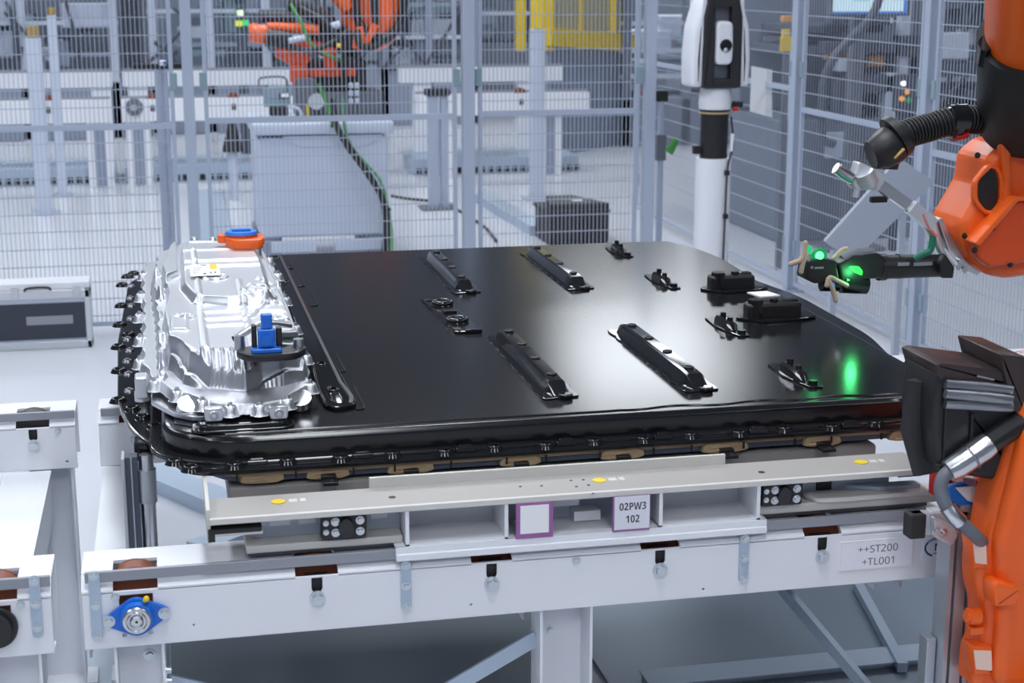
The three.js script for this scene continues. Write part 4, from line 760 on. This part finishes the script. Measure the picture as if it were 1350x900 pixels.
// ------------------------------------------------------------------ flight case, crate
{
  const Z = -8.98, t = thing('flight_case', 'flat flight case with dark panel and bright aluminium frame standing by the left fence', 'case', [-.9, 0, Z - .08]);
  const x0 = -1.30, x1 = -.452;
  part('shell', box(x0 + .01, x1 - .01, .02, .325, Z - .14, Z + .0), M.machineLight, t);
  for (const [a, b, c, d] of [[x0, x1, .0, .045], [x0, x1, .285, .335], [x0, x0 + .03, .0, .335], [x1 - .03, x1, .0, .335]]) part('edge_profile', box(a, b, c, d, Z - .15, Z + .012, .006), M.aluLight, t);
  part('dark_panel', ext(roundPoly(rect(x0 + .04, x1 - .022, .058, .262), .012), Z, Z + .008, .002), std(.035, .04, .06, .45), t, 'dark rectangular panel');
  part('name_field', box(-.80, -.55, .142, .19, Z + .008, Z + .010), M.rail, t);
  part('lid', box(x0 - .004, x1 + .0, .335, .372, Z - .20, Z - .02, .005), M.white, t);
  part('handle', [tube([V(-.80, .335, Z + .006), V(-.79, .35, Z + .02), V(-.67, .352, Z + .02), V(-.66, .338, Z + .006)], .007, 24, 8)], M.blackPlastic, t);
  for (const x of [-.85, -.52]) part('latch', box(x - .02, x + .02, .30, .36, Z + .006, Z + .02, .004), M.steel, t);
}
{
  const t = thing('plastic_crate', 'black slotted crate with a lid standing behind the mesh fence', 'crate', [3.1, 0, -11.9]);
  const x0 = 2.85, x1 = 3.33, z0 = -12.2, z1 = -11.7;
  part('body', [box(x0 + .01, x1 - .01, .0, .27, z0, z1 - .01, .01)], M.blackMatt, t);
  for (let i = 0; i < 14; i++) part('rib', box(x0 + .005 + i * .035, x0 + .022 + i * .035, .02, .25, z1 - .012, z1, .003), M.rubber, t);
  part('rim', [box(x0 - .01, x1 + .01, .25, .275, z0 - .01, z1 + .01, .006)], M.rubber, t);
  part('lid', exH([[x0, z1], [x0 + .1, z0], [x1 - .16, z0], [x1, z1]], .275, .325, .01), M.blackMatt, t);
  part('lid_label', box(3.08, 3.16, .325, .328, -11.9, -11.84), M.paper, t);
}
// ------------------------------------------------------------------ background robot on its pedestal
{
  const t = thing('robot_pedestal', 'large pale grey steel pedestal box under the background robot', 'pedestal', [1.09, 0, -11.6]);
  part('body', box(.63, 1.55, .22, .93, -12.1, -11.2, .02), M.machineLight, t);
  part('top_rim', exH(roundPoly([[.60, -12.15], [.60, -11.16], [1.59, -11.16], [1.59, -12.15]], .03), .95, 1.03, .012, [], 3), M.machineLight, t);
  part('recess', ext(roundPoly([[.80, .94], [.92, .86], [1.40, .86], [1.52, .94]], .02), -11.21, -11.19, .005), M.machineLight, t);
  part('front_fold', [box(.70, 1.02, .12, .20, -11.19, -11.15, .006), box(1.15, 1.50, .12, .20, -11.19, -11.15, .006)], M.machineLight, t);
  for (const [x, z] of [[.70, -11.3], [1.48, -11.3], [.70, -12.0], [1.48, -12.0]]) part('foot', box(x - .08, x + .08, 0, .22, z - .08, z + .08, .006), M.machine, t);
}
{
  const Z = -11.65, t = thing('industrial_robot', 'orange and black robot folded on the grey pedestal behind the fence', 'robot', [1.2, 1.03, Z]);
  const p = (x, y, dz = 0) => P(x, y, Z + dz);
  const B = (x0, x1, y0, y1, d0, d1) => { const a = P(x0, y1, Z), b = P(x1, y0, Z); return box(a.x, b.x, a.y, b.y, Z + d0, Z + d1, .012); };
  part('base', [B(400, 500, 118, 152, -.25, .2), B(388, 412, 100, 152, -.1, .22)], M.greyDark, t);
  part('base_flange', [B(396, 505, 147, 153, -.28, .25)], M.blackMatt, t);
  part('rotating_column', [B(395, 480, 78, 120, -.22, .12)], M.blackMatt, t);
  part('column_cover', [B(382, 402, 84, 108, .0, .2), B(402, 466, 88, 100, -.1, .16), B(425, 440, 62, 92, .1, .18)], M.orangeDeep, t);
  part('lower_arm', [limb([[p(366, 64, .1), .06, .06], [p(384, 72, .1), .08, .07], [p(402, 86, .1), .07, .07]], 18), limb([[p(372, 56, .05), .05, .045], [p(420, 62, .05), .06, .05], [p(440, 72, .05), .06, .05]], 16)], M.orangeDeep, t);
  part('forearm', [limb([[p(329, 43, .12), .055, .06], [p(333, 43, .12), .065, .068], [p(350, 46, .12), .062, .066], [p(358, 47, .12), .05, .055]], 24), limb([[p(352, 36, .12), .04, .035], [p(400, 38, .1), .05, .04], [p(420, 40, .1), .05, .04]], 16)], M.orange, t);
  part('wrist_motor', [limb([[p(350, 50, .16), .06, .06], [p(372, 52, .16), .062, .062], [p(384, 53, .16), .05, .05]], 20), limb([[p(342, 22, .05), .05, .05], [p(388, 22, .05), .05, .05]], 18)], M.blackPlastic, t);
  part('elbow', [limb([[p(395, 52), .07, .07], [p(440, 50), .1, .1], [p(470, 58), .1, .1]], 20), limb([[p(380, 3, .05), .05], [p(420, 20, .05), .07], [p(438, 40, .05), .08]], 18)], M.blackMatt, t);
  part('shoulder', [limb([[p(494, 12, -.16), .20, .26], [p(492, 12, -.1), .23, .30], [p(488, 12, .06), .22, .29], [p(486, 12, .12), .16, .2]], 40), limb([[p(458, 12, .1), .05, .08], [p(446, -8, .1), .07, .09]], 16)], M.orange, t);
  part('belt_guard', (() => { const q = p(500, 4, .13); return [new THREE.TorusGeometry(.21, .034, 12, 48).scale(.82, 1.22, 1.6).translate(q.x, q.y, q.z)]; })(), M.blackPlastic, t);
  part('arm_fin', [ext(poly(Z + .16, [[464, 62], [470, 36], [478, 34], [484, 62], [472, 66]]), Z + .12, Z + .2, .01), ext(poly(Z + .16, [[490, 30], [500, 34], [484, 60], [478, 58]]), Z + .13, Z + .2, .01)], M.orange, t);
  part('dark_gap', [ext(poly(Z + .2, [[486, -20], [500, -20], [502, 40], [494, 40]]), Z + .12, Z + .16)], M.blackMatt, t);
  for (const [x, y] of [[458, 110], [466, 110], [458, 120], [466, 120], [458, 130], [466, 130]]) part('connector', B(x - 3, x + 3, y - 4, y + 4, .2, .24), M.machineLight, t);
  part('motor_disc', [cyl(p(417, 134, .2), p(417, 134, .26), .06, .055, 20)], M.aluLight, t);
  part('tool_plate', [limb([[p(380, 54, .24), .02], [p(402, 50, .24), .025]], 12), limb([[p(436, 36, .2), .03], [p(448, 32, .2), .03]], 14)], M.machineLight, t);
  part('hose', [tube([p(383, 5, .18), p(396, 28, .24), p(412, 60, .26), p(440, 76, .26), p(452, 80, .2)], .012, 40, 8)], M.green, t, 'green hose');
  part('hose', [tube([p(395, 10, .1), p(430, 30, .2), p(452, 66, .25), p(454, 100, .22)], .02, 40, 8), tube([p(470, 40, .2), p(476, 60, .24), p(492, 62, .2), p(510, 45, .1)], .025, 40, 8), tube([p(380, 60, .2), p(400, 66, .26), p(430, 60, .26), p(460, 40, .2)], .02, 40, 8)], M.cable, t);
  part('yellow_tag', [B(438, 444, 55, 61, .27, .29), B(400, 404, 134, 152, .22, .24)], M.yellow, t);
}
{
  const Z = -11.3, t = thing('teach_pendant', 'grey control box with a handle bar hanging left of the background robot', 'control box', [.83, 1.03, Z]);
  const B = (x0, x1, y0, y1, d0, d1, r = .008) => { const a = P(x0, y1, Z), b = P(x1, y0, Z); return box(a.x, b.x, a.y, b.y, Z + d0, Z + d1, r); };
  part('box_body', B(348, 382, 115, 141, -.08, 0), M.teal, t);
  part('screen', B(352, 373, 120, 130, 0, .004), M.machine, t);
  part('handle', tube([P(343, 124, Z), P(342, 104, Z), P(348, 102, Z), P(374, 102, Z), P(378, 106, Z), P(378, 122, Z)], .008, 40, 8), M.greyDark, t);
  parts('socket', [B(356, 380, 141, 153, -.06, .01), B(368, 380, 123, 130, 0, .02)], M.blackMatt, t);
  part('white_tag', B(370, 380, 123, 128, .02, .024), M.paper, t);
  part('strap', tube([P(380, 140, Z), P(394, 144, Z + .02), P(398, 152, Z + .02)], .012, 20, 8), M.machineLight, t);
}
{
  const t = thing('cable_bundle', 'green and black cable bundle hanging down the pedestal to the floor', 'cable', [1.4, 0, -11.1]);
  const q = (l, z, r, m, nm) => part(nm, tube(l.map(([x, y]) => P(x, y, z)), r, 80, 8), m, t);
  q([[420, 110], [432, 140], [440, 165], [462, 196], [486, 232], [506, 262], [512, 290], [514, 352]], -11.08, .014, M.green, 'green_cable');
  q([[438, 130], [446, 168], [470, 206], [494, 240], [508, 270], [511, 300], [508, 352]], -11.06, .016, M.cable, 'black_cable');
  q([[452, 130], [454, 164], [462, 190], [482, 215], [500, 236], [509, 262], [516, 300], [517, 350]], -11.10, .010, std(.10, .34, .14, .5), 'green_cable');
  q([[436, 150], [452, 186], [480, 226], [502, 262], [507, 300], [503, 350]], -11.04, .012, M.cable, 'black_cable');
  for (const [x, y] of [[442, 166], [464, 200], [510, 276]]) part('cable_tie', new THREE.TorusGeometry(.03, .006, 8, 16).rotateX(1.2).translate(...P(x, y, -11.06).toArray()), M.blackPlastic, t);
}
single('floor_cable', 'thin black cable lying on the floor right of the cable bundle', 'cable', [tube([[516, 258], [540, 262], [570, 265], [600, 275], [640, 300], [655, 318]].map(([x, y]) => F(x, y, .012)), .012, 60, 6)], M.cable);
single('cable_duct', 'pale blue steel cable duct running along the floor left of the pedestal', 'duct', [exH([[255, 262], [266, 250], [292, 250], [303, 300], [306, 340], [255, 340]].map(([x, y]) => { const p = F(x, y, .05); return [p.x, p.z]; }), 0, .05, .004)], M.zincBlue);
single('cable_duct', 'pale steel cable duct running across the floor toward the black crate', 'duct', [bar(F(632, 258, .04), F(712, 304, .04), .16, .08)], M.zincBlue);
// ------------------------------------------------------------------ posts with yellow heads
function headPost(label, px, pyTop, pyHead, z, w, top) {
  const a = P(px, pyHead, z), t = thing('guard_post', label, 'post', [a.x, 0, z]), x = a.x;
  part('shaft', [box(x - w / 2, x + w / 2, 0, a.y, z - w / 2, z + w / 2, .01), box(x - w * .2, x + w * .2, .2, a.y, z + w / 2 - .004, z + w / 2 + .006)], M.machineLight, t);
  part('head', box(x - w * .42, x + w * .42, a.y, P(px, pyTop, z).y, z - w * .42, z + w * .42, .01), top, t);
  part('foot_plate', box(x - w, x + w, 0, .015, z - w, z + w), M.fence, t);
}
headPost('pale post with yellow head at the far left, the nearer of two', 44, 34, 50, -14.3, .125, M.brass);
headPost('pale post with yellow head standing behind the nearer yellow-headed post', 68, 10, 20, -15.5, .08, M.brass);
headPost('tall pale post with bright yellow upper part, left of the yellow guard wall', 708, -120, 38, -14.3, .125, M.yellow);
// ------------------------------------------------------------------ background conveyors
function farConveyor(label, x0, x1, z, legs) {
  const t = thing('far_conveyor', label, 'conveyor', [(x0 + x1) / 2, 0, z]);
  part('front_beam', [box(x0, x1, .64, .86, z - .12, z, .006)], M.white, t);
  part('rear_beam', [box(x0, x1, .90, 1.06, z - 1.3, z - 1.15, .006)], M.white, t);
  parts('wear_rail', [box(x0, x1, .862, .885, z - .10, z - .07), box(x0, x1, 1.06, 1.085, z - 1.22, z - 1.19)], M.rail, t);
  for (const x of legs) { part('leg', [box(x - .12, x + .12, 0, .64, z - .18, z - .06, .006)], M.white, t); part('leg_core', [box(x - .05, x + .05, .02, .62, z - .06, z - .05)], M.machine, t); }
  for (const x of legs) part('rear_leg', [box(x - .1, x + .1, 0, .9, z - 1.28, z - 1.18)], M.white, t);
  for (let x = x0 + .3; x < x1 - .1; x += .78) { part('axle_slot', box(x - .02, x + .02, .74, .80, z, z + .006), M.blackMatt, t); part('roller', cyl(V(x, .85, z - .13), V(x, .85, z - .02), .06, .06, 18), M.roller, t); }
  part('floor_tray', [box(x0, x1, 0, .15, z - 1.0, z - .4), box(x0, x1, .15, .16, z - 1.3, z - .4)], M.zincBlue, t);
  const teeth = []; for (let x = x0 + .05; x < x1; x += .085) teeth.push(box(x, x + .055, .01, .07, z - .402, z - .396));
  const m = part('tray_slots', teeth, M.blackMatt, t); m.userData.kind = 'stuff';
}
farConveyor('white background conveyor at the far left behind the mesh', -4.5, -.50, -15.9, [-.62, -2.2, -3.8]);
farConveyor('white background conveyor behind the background robot', -.40, 2.05, -15.9, [-.25, 1.2]);
farConveyor('white background conveyor behind the cable bundle and middle fence post', 2.5, 4.3, -15.9, [2.75, 3.9]);
{
  const t = thing('flange_bearing', 'dark round bearing on the end of the white background conveyor beam', 'bearing', [-.275, .70, -15.89]);
  part('plate', [cyl(V(-.275, .785, -15.898), V(-.275, .785, -15.85), .085, .075, 24)], M.greyDark, t);
  part('shaft', [cyl(V(-.275, .785, -15.86), V(-.275, .785, -15.82), .035, .03, 18)], M.steel, t);
}
{
  const t = thing('signal_post', 'slim grey sensor post right of the pedestal behind the mesh', 'post', [2.36, 0, -13.9]);
  part('shaft', [box(2.28, 2.37, 0, 1.0, -13.95, -13.85, .006), box(2.39, 2.45, 0, 1.0, -13.95, -13.85, .006)], M.fence, t);
  part('head', box(2.26, 2.47, 1.0, 1.06, -13.97, -13.83, .006), M.blackMatt, t);
  part('foot_plate', box(2.2, 2.52, 0, .02, -14.02, -13.74, .005), M.greyDark, t);
}
// ------------------------------------------------------------------ yellow guard wall
{
  const t = thing('guard_wall', 'tall yellow machine guard with clear panes at the top behind the fence', 'guard', [4.7, 0, -18]);
  for (const [x, z, w] of [[3.95, -17.6, .05], [4.25, -17.6, .07], [4.75, -18.1, .04], [5.30, -18.6, .04]]) part('frame_post', box(x - w, x + w, 1.2, 3.2, z - w, z + w, .01), M.yellow, t);
  part('lower_beam', [bar(V(4.25, 1.36, -17.5), V(5.6, 1.22, -18.8), .1, .2)], M.yellow, t);
  part('upper_beam', [bar(V(3.9, 3.2, -17.6), V(5.6, 3.2, -18.9), .12, .2)], M.yellow, t);
  part('pane', [bar(V(4.3, 2.2, -17.62), V(5.5, 2.2, -18.85), .02, 1.9)], M.yellowPale, t);
  part('lower_panel', [bar(V(4.25, .62, -17.6), V(5.6, .58, -18.9), .06, 1.22)], M.machine, t);
}
// ------------------------------------------------------------------ things beyond the right fence
{
  const t = thing('monitor', 'bright blue and white monitor screen on a dark arm at the top right', 'monitor', [5.1, 0, -11.05]);
  const a = P(1098, 18, -11), b = P(1198, -40, -11);
  part('housing', box(a.x - .02, b.x + .03, a.y - .02, b.y, -11.08, -11.0, .01), M.greyDark, t);
  part('screen', box(a.x, b.x - .03, a.y + .015, b.y - .02, -11.0, -10.995), glow(.62, .85, 1, .9), t, 'lit white and pale blue screen');
  part('screen_edge', [box(b.x - .03, b.x, a.y, b.y - .02, -11.0, -10.994), box(a.x, b.x, a.y, a.y + .015, -11.0, -10.994)], glow(.08, .28, .85, .7), t);
  part('screen_window', [box(a.x + .15, a.x + .28, a.y + .09, a.y + .20, -10.995, -10.993)], glow(.35, .75, .9, .8), t);
  part('stand', [box(5.02, 5.12, 0, a.y, -11.2, -11.1, .01), box(4.8, 5.3, 0, .03, -11.35, -10.95, .01)], M.greyDark, t);
  part('hose', tube([P(1165, -20, -10.9), P(1150, 20, -10.9), P(1125, 48, -10.9), P(1100, 75, -10.9), P(1087, 105, -10.9), P(1083, 150, -10.9), P(1086, 185, -10.9), P(1100, 190, -10.9)], .032, 80, 10), M.machineDark, t, 'dark grey hanging hose');
}
{
  const t = thing('test_station', 'dark grey test station with orange fittings beyond the right fence', 'machine', [5.3, 0, -11.8]);
  part('cabinet', box(4.62, 6.3, 0, .95, -12.6, -11.5, .02), M.machineMid, t);
  part('rear_panel', box(4.62, 6.4, .95, 2.2, -12.6, -12.4, .02), M.machineMid, t);
  part('shelf', [box(4.7, 6.3, 1.44, 1.50, -12.4, -11.6, .01), box(4.8, 5.5, 1.60, 1.66, -12.4, -11.6, .01)], M.machineDark, t);
  for (const [px, py, w, h] of [[1095, 72, .08, .08], [1155, 80, .12, .09], [1190, 80, .1, .07], [1040, 25, .1, .05], [1115, 72, .05, .06]]) { const q = P(px, py, -11.6); part('orange_fitting', box(q.x - w / 2, q.x + w / 2, q.y - h / 2, q.y + h / 2, -11.66, -11.58, .01), std(.62, .28, .06, .5), t); }
  for (const [px, py, w, h, m] of [[1130, 62, .6, .09, 'machineDark'], [1150, 110, .5, .14, 'machineDark'], [1110, 130, .14, .3, 'machineDark'], [1170, 130, .1, .4, 'machineLight'], [1130, 28, .5, .05, 'machineDark'], [1158, 27, .18, .04, 'white'], [1110, 85, .1, .1, 'machineLight'], [1165, 200, .5, .1, 'machineDark'], [1100, 190, .2, .2, 'machineLight'], [1205, 60, .3, .16, 'machineDark'], [1250, 60, .3, .2, 'machineLight'], [1250, 90, .4, .1, 'machineDark']]) { const q = P(px, py, -11.55); part('fixture', box(q.x - w / 2, q.x + w / 2, q.y - h / 2, q.y + h / 2, -11.62, -11.48, .01), M[m], t); }
  part('leg', [box(4.7, 4.78, 0, 1.5, -11.6, -11.52), box(5.6, 5.68, 0, 1.9, -11.6, -11.52)], M.machineLight, t);
}
{
  const t = thing('stack_light', 'small signal column with white, amber and green lamps beyond the right fence', 'signal light', [5.33, 0, -10.9]);
  const lamps = [[1191, 110, glow(.9, .95, 1, 1.6), 'white_lamp'], [1196, 121, glow(1, .42, .08, .9), 'amber_lamp'], [1189, 130, glow(1, .42, .08, .9), 'amber_lamp'], [1198, 132, glow(.02, .5, .2, .5), 'green_lamp']];
  for (const [x, y, m, n] of lamps) part(n, new THREE.SphereGeometry(.02, 14, 10).translate(...P(x, y, -10.9).toArray()), m, t);
  part('panel', box(5.30, 5.46, 1.05, 1.32, -11.0, -10.92, .01), M.machineDark, t);
  part('pole', box(5.34, 5.40, 0, 1.06, -11.0, -10.94), M.machineDark, t);
}
single('paper_sign', 'white paper sheet hanging on the mesh right of the laser tracker', 'sign', [ext(poly(-10.2, [[991, 87], [1018, 92], [1018, 155], [989, 147]]), -10.204, -10.2)], M.paper);
{
  const t = thing('sensor_bracket', 'small yellow bracket on the fence between laser tracker and monitor screen', 'bracket', [4.2, 1.5, -10.4]);
  const q = P(1038, 52, -10.4);
  part('plate', [box(q.x - .05, q.x + .05, q.y - .08, q.y + .02, -10.42, -10.38, .006), box(q.x - .04, q.x + .01, q.y + .02, q.y + .07, -10.42, -10.38, .006)], M.yellow, t);
  part('rod', [box(q.x - .16, q.x, q.y - .01, q.y + .02, -10.44, -10.41), box(q.x - .02, q.x + .02, 0, q.y - .08, -10.42, -10.39)], M.greyDark, t);
}
// ------------------------------------------------------------------ far production cells
function cell(label, x, z, w, d, h, n, pal) {
  const t = thing('production_cell', label, 'machine', [x, 0, z]);
  part('base', box(x - w / 2, x + w / 2, 0, h * .32, z - d / 2, z + d / 2, .02), M[pal[0]], t);
  part('rear_panel', box(x - w / 2, x + w / 2, h * .32, h, z - d / 2, z - d / 2 + .1), M[pal[1]], t);
  for (const s of [-1, -.33, .33, 1]) part('upright', box(x + s * (w / 2 - .06) - .05, x + s * (w / 2 - .06) + .05, 0, h, z + d / 2 - .1, z + d / 2), M[pal[2]], t);
  for (const y of [.45, .62, .8, .97]) part('rail', box(x - w / 2, x + w / 2, h * y, h * y + .05, z + d / 2 - .08, z + d / 2 - .02), M[rnd() > .6 ? 'machineLight' : pal[0]], t);
  for (let i = 0; i < n; i++) {
    const a = rr(x - w / 2, x + w / 2 - .4), y = rr(.3, .85) * h, ww = rr(.12, .7), hh = rr(.06, .35), m = ['machineLight', 'machineMid', 'machine', 'machine', 'teal', 'machineLight', 'machineMid'][Math.floor(rnd() * 7)];
    const dz = rr(0, d * .6);
    part('module', box(a, a + ww, y, y + hh, z + d / 2 - .3 - dz, z + d / 2 - .05 - dz * .6, .01), M[m], t);
  }
  for (let i = 0; i < Math.ceil(n / 4); i++) { const a = rr(x - w / 2, x + w / 2), y = rr(.4, .9) * h; part('cable_run', tube([V(a, y, z + d / 2), V(a + rr(-.4, .4), y - rr(.1, .4), z + d / 2 + .05), V(a + rr(-.6, .6), h * .3, z + d / 2)], .025, 20, 6), M.machineDark, t); }
  return t;
}
cell('blue grey production cell at the top left corner behind the yellow-headed posts', -2.2, -21.5, 3.4, 1.6, 2.3, 26, ['machine', 'machineMid', 'machineLight']);
cell('grey production cell with dark mast behind the left fence posts', 1.0, -22, 2.3, 1.6, 2.5, 24, ['machine', 'machine', 'machineLight']);
cell('grey production cell behind the orange background robot', 3.3, -22.5, 2.0, 1.4, 2.6, 20, ['machine', 'machineMid', 'machine']);
cell('pale production cell with tall uprights left of the yellow guard', 4.0, -24.5, 3.2, 1.4, 3.2, 20, ['machineMid', 'machine', 'machineLight']);
cell('grey production cell right of the yellow guard behind the laser tracker', 6.6, -19.5, 2.4, 2.0, 1.8, 26, ['machineMid', 'machineMid', 'machineMid']);
cell('dark production cell far behind the laser tracker', 8.6, -23, 3.4, 1.8, 2.6, 30, ['machineMid', 'machineDark', 'machine']);
cell('grey production cell behind the monitor stand', 7.7, -15.5, 2.6, 1.6, 2.2, 26, ['machineMid', 'machineMid', 'machineDark']);
{
  const t = thing('signal_lamp', 'small green and yellow status lamp left of the orange background robot', 'signal light', [1.0, 0, -17.6]);
  for (const [x, y, m] of [[317, 17, glow(.8, 1, .7, 1.3)], [315, 31, glow(.8, .9, .1, .9)], [324, 30, glow(.05, .8, .25, .9)]]) { const q = P(x, y, -17.6); part('lamp', box(q.x - .035, q.x + .035, q.y - .03, q.y + .03, -17.62, -17.58, .008), m, t); }
  const q = P(318, 24, -17.7); part('pole', box(q.x - .05, q.x + .05, 0, q.y + .12, -17.76, -17.64, .01), M.machineDark, t);
}
{
  const t = thing('sensor_cone', 'small dark cone-shaped probe stand on the floor left of the pedestal', 'stand', [.75, 0, -14.8]);
  const q = P(306, 175, -14.8);
  part('cone', cyl(V(q.x, q.y - .17, -14.8), V(q.x, q.y + .10, -14.8), .10, .03, 18), M.blackMatt, t);
  part('stem', cyl(V(q.x, 0, -14.8), V(q.x, q.y - .16, -14.8), .04, .05, 14), M.machineLight, t);
}
// ------------------------------------------------------------------ steel plates and ducts on the floor under the conveyor
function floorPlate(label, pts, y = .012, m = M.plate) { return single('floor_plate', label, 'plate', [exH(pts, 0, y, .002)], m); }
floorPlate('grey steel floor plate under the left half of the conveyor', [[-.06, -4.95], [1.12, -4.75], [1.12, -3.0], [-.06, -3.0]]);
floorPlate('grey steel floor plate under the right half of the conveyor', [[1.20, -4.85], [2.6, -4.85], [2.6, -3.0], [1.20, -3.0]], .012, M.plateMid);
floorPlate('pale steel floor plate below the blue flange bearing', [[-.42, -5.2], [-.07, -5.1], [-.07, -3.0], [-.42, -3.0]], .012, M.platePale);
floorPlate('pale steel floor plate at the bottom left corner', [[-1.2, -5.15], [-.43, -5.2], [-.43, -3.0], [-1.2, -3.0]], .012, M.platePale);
single('floor_duct', 'narrow pale steel strip lying across the right floor plate', 'duct', [bar(F(1130, 770, .03), F(1190, 880, .03), .03, .03)], M.zincBlue);
single('floor_duct', 'low dark steel channel along the bottom right edge of the floor', 'duct', [box(1.30, 2.2, 0, .03, -4.15, -4.08, .004), box(1.30, 2.2, .03, .036, -4.17, -4.06)], M.zincBlue);
single('floor_duct', 'pale blue steel duct on the floor below the pack corner', 'duct', [bar(F(190, 622, .03), F(300, 668, .03), .14, .06)], M.zincBlue);
single('floor_duct', 'blue grey steel duct end on the floor left of the carrier', 'duct', [bar(F(262, 728, .03), F(345, 694, .03), .12, .06)], M.zincBlue);

renderer.render(scene, camera);
